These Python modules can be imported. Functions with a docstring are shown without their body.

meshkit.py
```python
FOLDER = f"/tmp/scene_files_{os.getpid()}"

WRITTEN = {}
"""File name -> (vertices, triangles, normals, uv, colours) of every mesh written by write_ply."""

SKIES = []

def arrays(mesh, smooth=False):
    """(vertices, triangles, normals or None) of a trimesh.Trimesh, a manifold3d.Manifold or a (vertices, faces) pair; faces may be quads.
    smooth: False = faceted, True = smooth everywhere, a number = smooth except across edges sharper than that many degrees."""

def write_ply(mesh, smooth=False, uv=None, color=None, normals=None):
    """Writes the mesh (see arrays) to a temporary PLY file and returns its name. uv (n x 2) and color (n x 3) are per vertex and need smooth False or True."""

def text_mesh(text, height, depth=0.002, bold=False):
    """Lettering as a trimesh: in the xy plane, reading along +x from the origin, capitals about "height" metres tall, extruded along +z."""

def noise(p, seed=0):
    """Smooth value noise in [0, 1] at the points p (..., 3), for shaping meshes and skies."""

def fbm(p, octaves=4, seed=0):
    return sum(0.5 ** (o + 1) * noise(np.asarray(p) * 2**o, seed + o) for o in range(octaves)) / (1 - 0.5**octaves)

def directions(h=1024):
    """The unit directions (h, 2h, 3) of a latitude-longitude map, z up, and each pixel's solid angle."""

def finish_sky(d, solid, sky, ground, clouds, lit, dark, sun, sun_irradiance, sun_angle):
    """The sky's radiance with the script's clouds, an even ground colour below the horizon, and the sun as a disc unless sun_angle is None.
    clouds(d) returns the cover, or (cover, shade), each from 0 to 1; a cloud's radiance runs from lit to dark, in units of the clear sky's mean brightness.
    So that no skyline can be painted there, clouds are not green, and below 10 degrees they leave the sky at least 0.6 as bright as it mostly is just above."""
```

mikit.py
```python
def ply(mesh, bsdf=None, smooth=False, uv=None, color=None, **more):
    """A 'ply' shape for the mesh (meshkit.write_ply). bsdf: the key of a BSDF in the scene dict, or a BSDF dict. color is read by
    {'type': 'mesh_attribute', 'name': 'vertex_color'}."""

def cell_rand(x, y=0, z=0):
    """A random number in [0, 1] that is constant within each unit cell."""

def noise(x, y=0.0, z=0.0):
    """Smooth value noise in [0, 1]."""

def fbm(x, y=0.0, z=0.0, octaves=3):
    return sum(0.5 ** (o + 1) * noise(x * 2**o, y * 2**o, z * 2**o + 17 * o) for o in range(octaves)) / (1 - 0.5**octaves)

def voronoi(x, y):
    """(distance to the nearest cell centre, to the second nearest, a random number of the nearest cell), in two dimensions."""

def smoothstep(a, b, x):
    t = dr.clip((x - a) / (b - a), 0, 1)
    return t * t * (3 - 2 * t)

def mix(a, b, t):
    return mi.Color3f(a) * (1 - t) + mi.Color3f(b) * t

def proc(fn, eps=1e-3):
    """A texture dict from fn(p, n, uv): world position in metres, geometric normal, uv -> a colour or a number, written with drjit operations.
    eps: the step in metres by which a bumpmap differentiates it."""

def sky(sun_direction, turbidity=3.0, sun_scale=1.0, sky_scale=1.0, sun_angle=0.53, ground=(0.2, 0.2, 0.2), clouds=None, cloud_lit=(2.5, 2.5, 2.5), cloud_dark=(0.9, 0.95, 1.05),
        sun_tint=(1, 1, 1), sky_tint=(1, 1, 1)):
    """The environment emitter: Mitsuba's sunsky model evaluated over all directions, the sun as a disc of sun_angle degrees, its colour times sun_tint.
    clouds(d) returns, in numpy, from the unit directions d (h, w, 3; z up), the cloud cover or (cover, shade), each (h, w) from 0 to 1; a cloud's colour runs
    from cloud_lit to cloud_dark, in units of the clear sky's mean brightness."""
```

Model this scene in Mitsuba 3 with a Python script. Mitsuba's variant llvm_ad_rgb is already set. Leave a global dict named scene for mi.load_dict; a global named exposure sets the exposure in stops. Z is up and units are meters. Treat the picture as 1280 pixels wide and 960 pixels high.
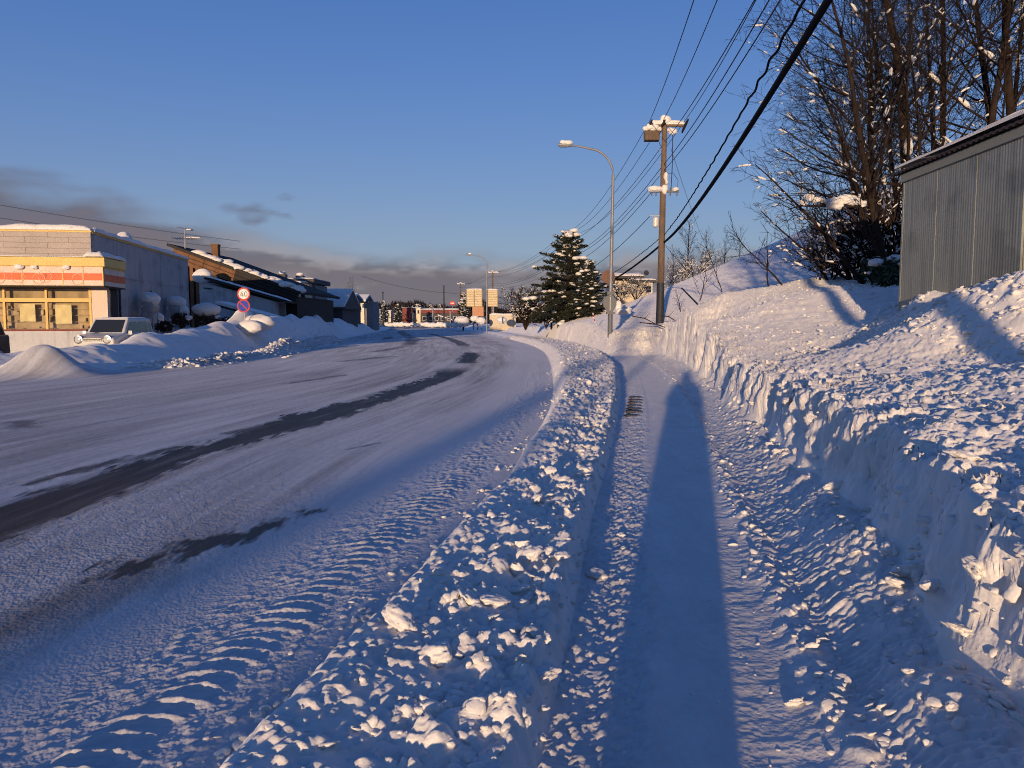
import math, random
import numpy as np
import trimesh, manifold3d as m3
import drjit as dr
import mitsuba as mi
import mikit, meshkit
from scipy.interpolate import PchipInterpolator, RBFInterpolator
from scipy.spatial import cKDTree
from mikit import proc, ply
T = mi.ScalarTransform4f
scene, labels = {}, {}

# ------------------------------------------------------------------ camera, sky, exposure
EYE = 1.55
F_PX = 960.0
PITCH = math.atan(78 / 960.0)
scene['camera'] = {'type': 'perspective', 'fov': math.degrees(2 * math.atan(640 / F_PX)), 'fov_axis': 'x', 'near_clip': 0.02, 'far_clip': 9000.0,
    'to_world': T().look_at(origin=[0, 0, EYE], target=[0, math.cos(PITCH), EYE - math.sin(PITCH)], up=[0, 0, 1])}
SUN_AZ, SUN_EL = math.atan(0.229), math.radians(4.0)
SUN = [-math.sin(SUN_AZ) * math.cos(SUN_EL), -math.cos(SUN_AZ) * math.cos(SUN_EL), math.sin(SUN_EL)]


def cloud_cover(d):
    az = np.degrees(np.arctan2(d[..., 0], d[..., 1]))
    el = np.degrees(np.arcsin(np.clip(d[..., 2], -1, 1)))
    q = np.stack([az * 0.16, el * 0.55, az * 0], -1)
    n = meshkit.fbm(q + [3.1, 7.7, 0.4], 5, 3) - .5
    n2 = meshkit.fbm(q * [0.35, 0.5, 1] + [9.2, 1.3, 2.0], 4, 8) - .5
    n3 = meshkit.fbm(q * [2.1, 2.4, 1] + [1.2, 5.3, 4.0], 6, 15) - .5
    # a bank that stands higher towards the left and runs all round the horizon
    top = 5.0 + 4.3 * np.exp(-((az + 35) / 16) ** 2) + 1.4 * n2 + 2.6 * n + 1.6 * n3
    s = np.clip((top + .5 - el) / 2.4, 0, 1)
    cover = s * s * (3 - 2 * s) * (.93 + .25 * n3)
    depth = top - el
    glow = np.clip((n3 + .10 + .5 * n) * 7, 0, 1) * np.exp(-((depth - 1.1) / 1.2) ** 2) * np.clip((az + 27) / 10, .1, 1)
    glow = np.maximum(glow, .6 * np.clip((n + .6 * n3 + .06) * 6, 0, 1) * np.exp(-((el - 2.6) / 1.8) ** 2))
    shade = np.clip(.95 - .60 * glow + .25 * n, 0, 1)
    for a0, e0, ra, re_ in ((-18.0, 7.6, 2.0, .8), (-16.6, 8.6, 1.2, .6)):   # ragged scraps above the bank
        q_ = 1 - ((az - a0) / ra) ** 2 - ((el - e0) / re_) ** 2 + 5.0 * n3
        c = np.clip(q_ * .55, 0, .7)
        shade = np.where(c > cover, .95, shade)
        cover = np.maximum(cover, c)
    # the pale milkiness of the low air, above and between the clouds
    haze = HAZE * np.exp(-np.clip(el - 4, 0, 90) / 8.0)
    return cover + (1 - cover) * haze, cover * shade / np.maximum(cover + (1 - cover) * haze, 1e-6)


HAZE = 0.46
scene['sky'] = mikit.sky(SUN, turbidity=2.6, sun_scale=1.8, sky_scale=1.0, clouds=cloud_cover, cloud_lit=(2.55, 2.40, 2.55), cloud_dark=(0.60, 0.48, 0.58), sun_tint=(1.2, 2.05, 11.5), sky_tint=(.44, 1.03, 2.75), ground=(0.5, 0.5, 0.55))
exposure = 2.05


def P(px, py, y):
    """The point at distance y (metres ahead) that the photograph shows at pixel (px, py)."""
    u, v = (px - 640) / F_PX, (480 - py) / F_PX
    d = np.array([u, math.cos(PITCH) + v * math.sin(PITCH), -math.sin(PITCH) + v * math.cos(PITCH)])
    return np.array([0, 0, EYE]) + d * (y / d[1])


# ------------------------------------------------------------------ materials
def mat(name, color, rough=0.6, bump=None, bscale=0.01, eps=2e-3, metallic=0.0, spec=0.4, clearcoat=0.0, two=True):
    c = {'type': 'rgb', 'value': list(color)} if not callable(color) else proc(color)
    r = rough if not callable(rough) else proc(rough)
    b = {'type': 'principled', 'base_color': c, 'roughness': r, 'metallic': metallic, 'specular': spec}
    if clearcoat:
        b['clearcoat'], b['clearcoat_gloss'] = clearcoat, 0.9
    if bump is not None:
        b = {'type': 'bumpmap', 'arbitrary': proc(bump, eps), 'scale': bscale, 'bsdf': b}
    scene[name] = {'type': 'twosided', 'bsdf': b} if two else b
    return name


def snow_color(p, n, uv):
    a = mikit.fbm(p.x * 1.7, p.y * 1.7, p.z * 1.7, 3)
    grit = mikit.smoothstep(.60, .78, mikit.fbm(p.x * 4.3, p.y * 4.3, p.z * 7.0, 4))
    return mikit.mix(mikit.mix((0.65, 0.615, 0.57), (0.74, 0.705, 0.66), a), (0.40, 0.37, 0.34), .45 * grit)


def snow_bump(p, n, uv):
    return mikit.fbm(p.x * 38, p.y * 38, p.z * 38, 3)


def seg(p, ax, ay, bx, by):
    dx, dy = bx - ax, by - ay
    h = dr.clip(((p.x - ax) * dx + (p.y - ay) * dy) / (dx * dx + dy * dy), 0, 1)
    return dr.sqrt(dr.square(p.x - ax - dx * h) + dr.square(p.y - ay - dy * h)), h


def bare(p, uv):
    """How far the packed snow on the road is worn through to the asphalt."""
    fine = mikit.fbm(p.x * 9, p.y * 3.2, 0.3, 4)
    slow = mikit.fbm(p.x * 1.1 + 4, p.y * 0.32, 0.9, 3)
    u, y = uv.x, p.y
    w = 0.36 + 0.42 * (slow - 0.5) + 0.55 * (fine - 0.5) + 0.25 * (mikit.fbm(p.x * 30, p.y * 4, 0.3, 2) - 0.5)
    gap1 = mikit.smoothstep(26.5, 23.0, y + 2.5 * (fine - 0.5)) + mikit.smoothstep(28.0, 29.5, y) * mikit.smoothstep(40.0, 37.0, y)
    gap1 = gap1 + mikit.smoothstep(46, 52, y) * mikit.smoothstep(105, 95, y) * 0.8
    main = mikit.smoothstep(w + 0.12, w - 0.08, dr.abs(u)) * (0.98 + 0.4 * (mikit.fbm(uv.x * 11, p.y * 0.8, 5.1, 3) - 0.4)) * dr.clip(gap1, 0, 1)
    b = dr.clip(0.96 * main, 0, 0.97)
    d, h = seg(p, -2.45, 4.70, -1.62, 6.15)
    s = mikit.smoothstep(0.26, 0.10, d + 0.62 * (fine - 0.47) + 0.2 * (mikit.fbm(p.x * 34, p.y * 7, 0.8, 2) - 0.5) + 0.08 * h)
    b = dr.maximum(b, 0.92 * s)
    d, h = seg(p, -2.7, 3.6, -2.2, 4.6)
    b = dr.maximum(b, 0.33 * mikit.smoothstep(0.4, 0.0, d + 0.5 * (fine - 0.5)))
    d, h = seg(p, -4.6, 7.2, -4.15, 9.4)
    b = dr.maximum(b, 0.85 * mikit.smoothstep(0.16, 0.0, d + 0.4 * (fine - 0.5)))
    d, h = seg(p, -7.0, 11.0, -7.5, 11.6)
    b = dr.maximum(b, 0.6 * mikit.smoothstep(0.3, 0.0, d + 0.6 * (fine - 0.5)))
    d, h = seg(p, -3.95, 10.6, -3.6, 11.6)
    b = dr.maximum(b, 0.8 * mikit.smoothstep(0.22, 0.0, d + 0.5 * (fine - 0.5)))
    for ax, ay, bx, by, r in ((-6.5, 29.5, -5.3, 33.5, .5), (-6.9, 39, -6.6, 47, .6), (-2.0, 9.2, -1.7, 9.7, .08), (-5.5, 19, -4.8, 22, .25)):
        d, h = seg(p, ax, ay, bx, by)
        b = dr.maximum(b, 0.7 * mikit.smoothstep(r, 0.0, d + 1.1 * r * (fine - 0.4)))
    # the far tyre lanes, thin and broken
    far = mikit.smoothstep(44, 56, y) * mikit.smoothstep(0.5, 0.62, mikit.fbm(p.x * 0.5, p.y * 0.1, 2.0, 3))
    lane = mikit.smoothstep(0.8, 0.3, dr.abs(u + 3.4)) + mikit.smoothstep(0.7, 0.2, dr.abs(u + 5.6))
    return dr.maximum(b, 0.75 * far * dr.clip(lane, 0, 1))


def road_color(p, n, uv):
    b = bare(p, uv)
    dirt = mikit.fbm(p.x * 0.9, p.y * 0.22, 0.1, 4)
    grain = mikit.fbm(p.x * 26, p.y * 13, 0.7, 3)
    streak = mikit.fbm(uv.x * 5.0, p.y * 0.25, 1.7, 3)
    snow = mikit.mix((0.27, 0.255, 0.245), (0.58, 0.565, 0.555), dr.clip(0.30 + 0.8 * (dirt - 0.5) + 0.55 * (grain - 0.5) + 1.2 * (streak - 0.5) + 0.6 * (mikit.fbm(uv.x * 17.0, p.y * 0.6, 2.9, 3) - 0.5) + 0.3, 0, 1))
    edge = mikit.smoothstep(2.2, 3.2, uv.y)
    clean = mikit.smoothstep(-1.9, -1.1, uv.y)
    snow = mikit.mix(snow, (0.60, 0.59, 0.59), clean * 0.75)
    asphalt = mikit.mix((0.018, 0.015, 0.014), (0.066, 0.045, 0.031), mikit.fbm(p.x * 14, p.y * 3.5, 3.3, 3))
    return mikit.mix(snow, asphalt, b)


def road_rough(p, n, uv):
    return 0.62 - 0.1 * bare(p, uv)


def road_bump(p, n, uv):
    b = bare(p, uv)
    g = mikit.fbm(p.x * 30, p.y * 17, 0.2, 3) + 0.8 * mikit.fbm(p.x * 75, p.y * 60, 0.9, 2)
    return g * (1.0 - 0.8 * b)


mat('snow', snow_color, 0.75, snow_bump, 0.008, spec=0.25)
mat('snow_plain', (0.67, 0.64, 0.60), 0.8, spec=0.2)
mat('road_ice', road_color, road_rough, road_bump, 0.0055, eps=3e-3, spec=0.08)

# ------------------------------------------------------------------ terrain
def pch(pts):
    a = np.array(pts, float)
    f = PchipInterpolator(a[:, 0], a[:, 1], extrapolate=True)
    lo, hi = a[0, 0], a[-1, 0]
    s0, s1 = float(f.derivative()(lo)), float(f.derivative()(hi))
    return lambda y: np.where(y < lo, a[0, 1] + s0 * (y - lo), np.where(y > hi, a[-1, 1] + s1 * (y - hi), f(np.clip(y, lo, hi))))


C = pch([(-80, -20), (-20, -5.6), (0, -1.5), (2.67, -.94), (5.2, -.43), (7.9, 0.0), (15.2, .79), (22, 1.15), (30, 1.45), (39, 1.6), (50, 1.2), (65, 0), (90, -2.2), (114, -5.0), (160, -10.5), (250, -23), (320, -36), (420, -70)])
L = pch([(-80, -40), (0, -20), (14, -16), (22, -14.6), (26, -13.2), (35, -13.2), (50, -14), (64, -15.5), (80, -17.5), (114, -21), (160, -27), (250, -41), (320, -58), (420, -100)])
D = pch([(-80, -17), (0, -.5), (2.67, .11), (5.77, .6), (9.4, 1.23), (19, 2.7), (28, 3.75), (39, 4.3), (50, 4.2), (65, 3.2), (90, 1.2), (114, -1.4), (160, -7), (250, -19), (420, -65)])
E = pch([(-80, -15.5), (0, .65), (2.67, 1.22), (5, 1.66), (8.36, 2.26), (15.2, 3.48), (25.6, 4.95), (33, 5.6), (40, 6.2), (60, 7.5), (420, 20)])
F = pch([(-80, -14.5), (0, 1.2), (2.67, 1.72), (4.7, 2.24), (9.4, 3.13), (15, 4.15), (21.9, 5.24), (28, 6.1), (36, 6.6), (60, 9.5), (420, 30)])
TRACK = pch([(-80, -13), (2, -4.1), (5.88, -3.95), (8.36, -3.83), (12.6, -3.15), (22.9, -1.85), (28, -1.75), (36, -1.95), (50, -3.2), (65, -5.0), (114, -13), (250, -31), (420, -84)])
BANK_H = pch([(-80, .6), (10, .6), (20, .5), (25, .56), (32, .92), (40, 1.35), (50, 1.85), (62, 1.95), (80, 1.9), (110, 1.3), (160, .9), (420, .8)])

CTRL = [(2.6, 3.9, .80), (2.7, 5, .79), (3.9, 12.2, .85), (6, 24, 1.05), (2.3, 2, .76), (5, 2, .92), (8, 2, 1.2), (2.5, 0, .75), (4, -5, .8), (8, -12, 1.2), (-2, -12, .7), (-10, -50, .7), (20, -40, 2),
    (3.5, 6, .87), (4.5, 7.7, 1.0), (7.2, 10.8, 2.2), (7.3, 12.5, 2.02), (7.6, 14.5, 2.1), (6, 9, 1.05), (5.95, 10.2, 1.14), (6.6, 13.5, 1.05), (7.4, 14.6, 1.65), (5.0, 13, .92), (4.6, 10, .93),
    (11.5, 24, 2.85), (9.75, 26, 2.92), (9.4, 22, 2.5), (8.1, 19, 1.6), (6.6, 15.5, .98), (7.1, 22, 2.05), (5.65, 17.5, 1.15), (6.2, 23, 1.55), (7.0, 26, 2.45), (6.9, 28, 2.0), (8.2, 18, 1.55),
    (12, 34, 2.4), (16, 30, 3.2), (14, 45, 3.6), (9, 34, 1.8), (11, 18, 2.2), (12, 12, 2.1), (9, 7, 2.2), (14, 6, 2.2), (20, 10, 3.4), (20, 25, 5), (7.9, 41, 1.42), (7.0, 33, 1.35), (5.5, 38, 1.2),
    (6.25, 60, 1.75), (14.4, 60, 5.1), (22.5, 60, 8.5), (34, 60, 14.5), (5, 45, 1.22), (10, 45, 2.5), (16, 45, 4.4), (24, 45, 8), (38, 45, 15), (6, 75, 1.5), (14, 75, 4.3), (24, 75, 7.6), (38, 75, 13), (46, 60, 18),
    (4, 100, 1.1), (14, 100, 1.6), (40, 105, 5), (2, 120, 1.0), (30, 130, 1.5), (0, 160, .9), (-10, 220, .8), (20, 200, 1.0), (60, 160, 2), (70, 100, 8), (45, 20, 10), (45, -10, 7), (40, -40, 4), (60, 60, 20)]
_c = np.array(CTRL)
_rbf = RBFInterpolator(_c[:, :2], _c[:, 2], kernel='linear', smoothing=0.02)


def hi_ground(x, y):
    x, y = np.clip(x, -25, 70), np.clip(y, -60, 230)
    return _rbf(np.stack([x.ravel(), y.ravel()], 1)).reshape(x.shape)


def sst(a, b, x):
    t = np.clip((x - a) / (b - a), 0, 1)
    return t * t * (3 - 2 * t)


def vnoise(x, y, seed=0):
    ix, iy = np.floor(x), np.floor(y)
    tx, ty = (x - ix).astype(np.float32), (y - iy).astype(np.float32)
    ix, iy = ix.astype(np.int64).astype(np.uint32), iy.astype(np.int64).astype(np.uint32)
    tx, ty = tx * tx * (3 - 2 * tx), ty * ty * (3 - 2 * ty)

    def hs(a, b):
        h = (ix + np.uint32(a)) * np.uint32(374761393) + (iy + np.uint32(b)) * np.uint32(668265263) + np.uint32(seed * 144665 + 12345)
        h = (h ^ (h >> np.uint32(13))) * np.uint32(1274126177)
        return ((h ^ (h >> np.uint32(16))) & np.uint32(0xFFFFFF)).astype(np.float32)
    p, q = hs(0, 0), hs(0, 1)
    p += (hs(1, 0) - p) * tx
    q += (hs(1, 1) - q) * tx
    return (p + (q - p) * ty) / 16777215.0


def nz(x, y, s=1.0, seed=0, octv=4):
    x, y = np.asarray(x, float) * s, np.asarray(y, float) * s
    return sum(.5 ** (o + 1) * vnoise(x * 2 ** o + 7.3 * o, y * 2 ** o, seed + 31 * o) for o in range(octv)) / (1 - .5 ** octv) - .5


def _h(ix, iy, k):
    h = ix * np.uint32(374761393) + iy * np.uint32(668265263) + np.uint32((k * 2246822519) & 0xFFFFFFFF)
    h = (h ^ (h >> np.uint32(13))) * np.uint32(1274126177)
    h = (h ^ (h >> np.uint32(15))) * np.uint32(2246822519)
    return ((h ^ (h >> np.uint32(16))) & np.uint32(0xFFFFFF)).astype(np.float32) / np.float32(16777215.0)


def domes(x, y, s, seed=0, keep=1.0, sharp=.5):
    """Rounded lumps of about 1/s metres; keep = the share of cells that hold one. Each lump is squashed and turned its own way."""
    x, y = np.asarray(x) * s, np.asarray(y) * s
    x, y = x + .55 * nz(x, y, 1.5, seed + 7, 1), y + .4 * nz(x, y, 1.5, seed + 8, 1)
    ix, iy = np.floor(x).astype(np.int64), np.floor(y).astype(np.int64)
    best = np.zeros_like(x)
    for a in (-1, 0, 1):
        for b in (-1, 0, 1):
            gx, gy = ix + a, iy + b
            cx, cy = gx.astype(np.uint32), gy.astype(np.uint32)
            dx, dy = gx + _h(cx, cy, seed + 1) - x, gy + _h(cx, cy, seed + 2) - y
            ang, k = _h(cx, cy, seed + 3) * 3.14, .55 + .45 * _h(cx, cy, seed + 4)
            r = .35 + .5 * _h(cx, cy, seed + 5)
            u, v = dx * np.cos(ang) + dy * np.sin(ang), (dy * np.cos(ang) - dx * np.sin(ang)) / k
            q = np.clip(1 - (u * u + v * v) / (r * r), 0, 1) ** sharp * r * (_h(cx, cy, seed + 6) < keep)
            best = np.maximum(best, q)
    return best


def right_mask(x, y):
    wob = .40 * nz(y, x, 1.1, 21, 2) + .10 * nz(y, x * 1.2, 3.4, 22, 2)
    wid = .27 + .22 * nz(y, y * 0 + 9, .8, 5, 2)
    a = sst(F(y) + wob, F(y) + wob + wid, x) * sst(36.5, 33, y)
    fb = D(y) + .5 * nz(x, y, .7, 6, 3)
    b = sst(fb, fb + .8, x) * sst(34.2, 38.6, y + 1.6 * nz(x, y, .8, 7, 3))
    return 1 - (1 - a) * (1 - b)


def H(x, y, detail=True):
    c, l, d, e, f = C(y), L(y), D(y), E(y), F(y)
    z = np.zeros_like(x)
    # road: slight crown and the wheel-worn dips
    z += .03 * np.exp(-((x - (c + l) / 2) / 5) ** 2) + .012 * nz(x, y, .5, 1, 3)
    tr = x - TRACK(y)
    z -= .018 * np.exp(-(tr / .45) ** 4)
    t = x - c
    # left bank
    cr = l - 1.6 - .3 * nz(x * .2, y, .25, 3, 2)
    bh = BANK_H(y) * (1 + .5 * nz(x * .4, y, .3, 4, 3))
    dl = x - cr
    prof = np.where(dl > 0, sst(2.3, 0, dl), sst(-1.5, 0, dl))
    z += prof * bh
    z += .12 * sst(-1.5, -4, x - l)
    for mx, my, mh, sx, sy in ((-13.45, 22.0, .58, .95, 1.4), (-12.9, 21.5, .45, .9, .7), (-14.2, 38.5, .55, .9, 1.4), (-14.6, 42.5, .75, 1.0, 1.6), (-15.4, 31, .35, 1.2, 1.2)):
        z += mh * np.exp(-((x - mx) / sx) ** 2 - ((y - my) / sy) ** 2)
    # rubble thrown along the left edge
    rub = pch([(24, -11.9), (28, -11.3), (33, -11.2), (39, -11.9), (48, -12.6), (62, -14.6)])(y)
    rm = np.exp(-((x - rub) / (.55 + .35 * sst(30, 26, y))) ** 2) * sst(24.5, 26.5, y) * sst(68, 58, y)
    z += rm * (.16 + .22 * sst(31, 40, y)) * (1 + 1.2 * nz(x, y, .6, 9, 2))
    # windrow between road and path
    w = np.clip((x - c) / np.maximum(d - c, .1), 0, 1)
    wob = .05 * nz(y, x * .3, 1.3, 11, 3)
    inw = sst(0, .05, w) * sst(-.02 + wob + .08 * nz(x, y, 9, 15, 2), .18 + wob, w) * sst(1.0, .90, w + wob * .6)
    wh = .17 + .05 * sst(8, 20, y) + .10 * nz(x, y, .7, 12, 3) - .05 * sst(50, 120, y)
    z += inw * wh * (1 + .25 * np.cos((w - .15) * 5))
    # path
    inp = (x > d) & (x < f + .1) & (y < 38)
    pw = np.clip((x - d) / np.maximum(e - d, .1), 0, 1)
    z += np.where(inp, .03 * np.exp(-((x - e) / .09) ** 2) - .02 * np.exp(-((x - d - .16) / .12) ** 2) - .015 * np.exp(-((x - e - .14) / .1) ** 2), 0)
    # talus at the foot of the cut bank
    ta = np.exp(-((x - f - .02) / (.24 + .14 * sst(9, 4, y))) ** 2) * (x < f + .6) * sst(36, 32, y)
    z += ta * (.13 + .11 * sst(10, 4, y) + .26 * nz(x, y, 1.5, 14, 3))
    if detail:
        k = np.nonzero((x > l - 4.5) & (x < l + 5.0) & (y < 75))
        xx, yy = x[k], y[k]
        lum = domes(xx, yy, 3.6, 31, .8) * .10 + domes(xx, yy, 8, 35, .75) * .06
        z[k] += lum * np.minimum(1, rm[k] * 1.6) + (.10 * nz(xx, yy, 1.1, 36, 4) + .05 * domes(xx, yy, 2.2, 37, .5)) * sst(2.4, .9, xx - l[k]) * sst(75, 60, yy)
        # tyre lugs beside the windrow
        k = np.nonzero((t > -1.05) & (t < .02) & (y < 30))
        tt, yy = t[k], y[k]
        ww = (tt + .57) / .33
        ph = yy / .125 + 1.1 * np.abs(ww - .15) ** 1.5 + .55 * nz(tt, yy, 3.5, 41, 3)
        lug = np.clip(np.sin(ph * 2 * np.pi), -.35, 1) ** 3 * sst(.62, .30, np.abs(ww - .22 + .6 * nz(yy, tt, 5, 42, 2)))
        amp = .5 + 1.0 * np.clip(nz(tt * 2, yy, 1.1, 43, 3) + .5, 0, 1)
        amp = amp * (.25 + 1.3 * np.clip(nz(tt, yy, 5, 46, 3) + .35, 0, 1))
        z[k] += .019 * lug * amp + .010 * domes(tt, yy, 30, 45, .3) * sst(1.5, .9, np.abs(ww)) + .005 * nz(tt, yy, 14, 47, 3) * sst(1.5, .9, np.abs(ww))
        # windrow lumps
        k = np.nonzero((w > 0) & (w < 1) & (y < 75))
        xx, yy, ww = x[k], y[k], w[k]
        rough = sst(-.05, .3, ww) * sst(1.03, .97, ww) * (.35 + .65 * inw[k])
        z[k] += rough * ((.055 * domes(xx, yy, 5.5, 51, .5) + .050 * domes(xx, yy, 11, 52, .6, .7)) * sst(.28, .6, ww + .5 * nz(xx, yy, 1.4, 55, 2) + .5 * sst(8, 18, yy)) + .030 * domes(xx, yy, 24, 53, .55, .7) + .05 * nz(xx, yy, 3.0, 54, 4) + .03 * nz(xx, yy, 11, 56, 3))
        # path tread, ripples
        k = np.nonzero(inp)
        xx, yy, pp = x[k], y[k], pw[k]
        lz = sst(.40, .30, pp + .08 * nz(yy, xx, 2, 61, 2))
        rip = np.sin((yy + .02 * nz(xx, yy, 9, 62, 3) * 3) / .042 * 2 * np.pi) * (.4 + 1.2 * np.clip(nz(xx, yy, 6, 63, 3) + .4, 0, 1))
        z[k] += .0025 * rip * lz * sst(24, 9, yy) + .020 * domes(xx * 1.0, yy * .8, 34, 64, .5, .7) * lz + .022 * nz(xx, yy, 16, 65, 3) * lz
        rz = sst(.62, .75, pp + .1 * nz(yy, xx, 2, 66, 2)) 
        z[k] += .010 * nz(xx * .35, yy, 14, 67, 3) * rz + .006 * nz(xx, yy, 10, 68, 3)
        z[k] += .012 * np.exp(-((pp - .36) / .03) ** 2) * (.5 + 2 * np.clip(nz(xx, yy, 7, 69, 2), 0, 1))
        q = (xx - e[k]) / np.maximum(f[k] - e[k], .1)
        z2 = sst(.05, .25, q) * sst(1.05, .85, q)
        ch = np.sin((yy * 1.0 + .22 * np.abs(q - .5)) / .06 * 2 * np.pi + 3 * nz(xx, yy, 3, 70, 2))
        z[k] += z2 * (.008 * ch * (np.clip(nz(xx, yy, 3, 71, 2) + .6, 0, 1)) + .022 * domes(xx, yy, 20, 72, .6, .6) + .03 * domes(xx, yy, 9, 74, .3, .6) * q)
        z[k] += .03 * domes(xx, yy, 12, 73, .6) * np.exp(-((xx - e[k]) / .1) ** 2)
    m = right_mask(x, y)
    k = np.nonzero(m > 0)
    hg = np.zeros_like(z)
    hg[k] = hi_ground(x[k], y[k])
    if detail:
        k = np.nonzero((m > 0) & (y < 75) & (x < 40))
        xx, yy, mm = x[k], y[k], m[k]
        g = hg[k]
        lip = mm * (1 - mm) * 4
        steep = sst(1.15, 1.6, g) * sst(32, 28, yy)
        flat = sst(.5, .98, mm) * (1 - .6 * steep)
        far = sst(40, 60, yy)
        g += flat * (1 - far) * (.05 * domes(xx, yy, 3.0, 81, .25) * sst(.02, .12, nz(xx, yy, .55, 90, 2) + .05) + .035 * domes(xx, yy, 8, 82, .4) + .032 * domes(xx, yy, 19, 83, .55) + .09 * nz(xx, yy, 1.4, 84, 4) + .045 * nz(xx, yy, 9, 98, 3))
        # the plough has dragged the pile along: streaks that run up the slope
        sx = xx * .72 + yy * .69
        sy = yy * .72 - xx * .69
        g += steep * (.10 * nz(sx, sy * .35, 3.0, 85, 4) + .05 * domes(xx, yy, 6, 86, .7) + .16 * nz(sx, sy * .5, .8, 87, 3))
        pile = np.exp(-((xx - 7.1) / .9) ** 2) * sst(17, 14.5, yy) * sst(5, 8, yy)
        g += pile * (.13 * domes(xx, yy, 2.2, 88, .6) + .08 * domes(xx, yy, 5, 89, .7) + .06 * nz(xx, yy, 8, 99, 3))
        # the cut face: rolled lumps and flutes
        fl = 1 - np.abs(2 * nz(yy + .25 * mm, xx * .4, 5.0, 91, 3)) * 2
        g += lip * (.20 * domes(xx * .8, yy + .15 * xx, 3.0, 92, .7) + .13 * domes(xx * .8, yy + .3 * xx, 7, 93, .75) + .06 * domes(xx, yy + .3 * xx, 15, 191, .7) + .03 * fl + .22 * nz(xx * 1.3, yy + .4 * xx, 4.5, 94, 4))
        g += sst(.6, 1, mm) * sst(1.2, .3, xx - f[k]) * .07 * domes(xx, yy, 2.6, 95, .8) * sst(33, 25, yy)
        g += far * .25 * nz(xx, yy, .25, 96, 4)
        hg[k] = g
    else:
        hg = hg + .15 * nz(x, y, .2, 97, 3) * (m > 0)
    return z * (1 - m) + hg * m


def lin(a, b, n):
    return np.linspace(0, 1, n, endpoint=False)[None, :] * (b - a)[:, None] + a[:, None]


def grid_faces(nr, nc):
    i = np.arange(nr * nc).reshape(nr, nc)
    a, b, c_, d_ = i[:-1, :-1].ravel(), i[:-1, 1:].ravel(), i[1:, 1:].ravel(), i[1:, :-1].ravel()
    return np.vstack([np.stack([a, b, c_], 1), np.stack([a, c_, d_], 1)])


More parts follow.
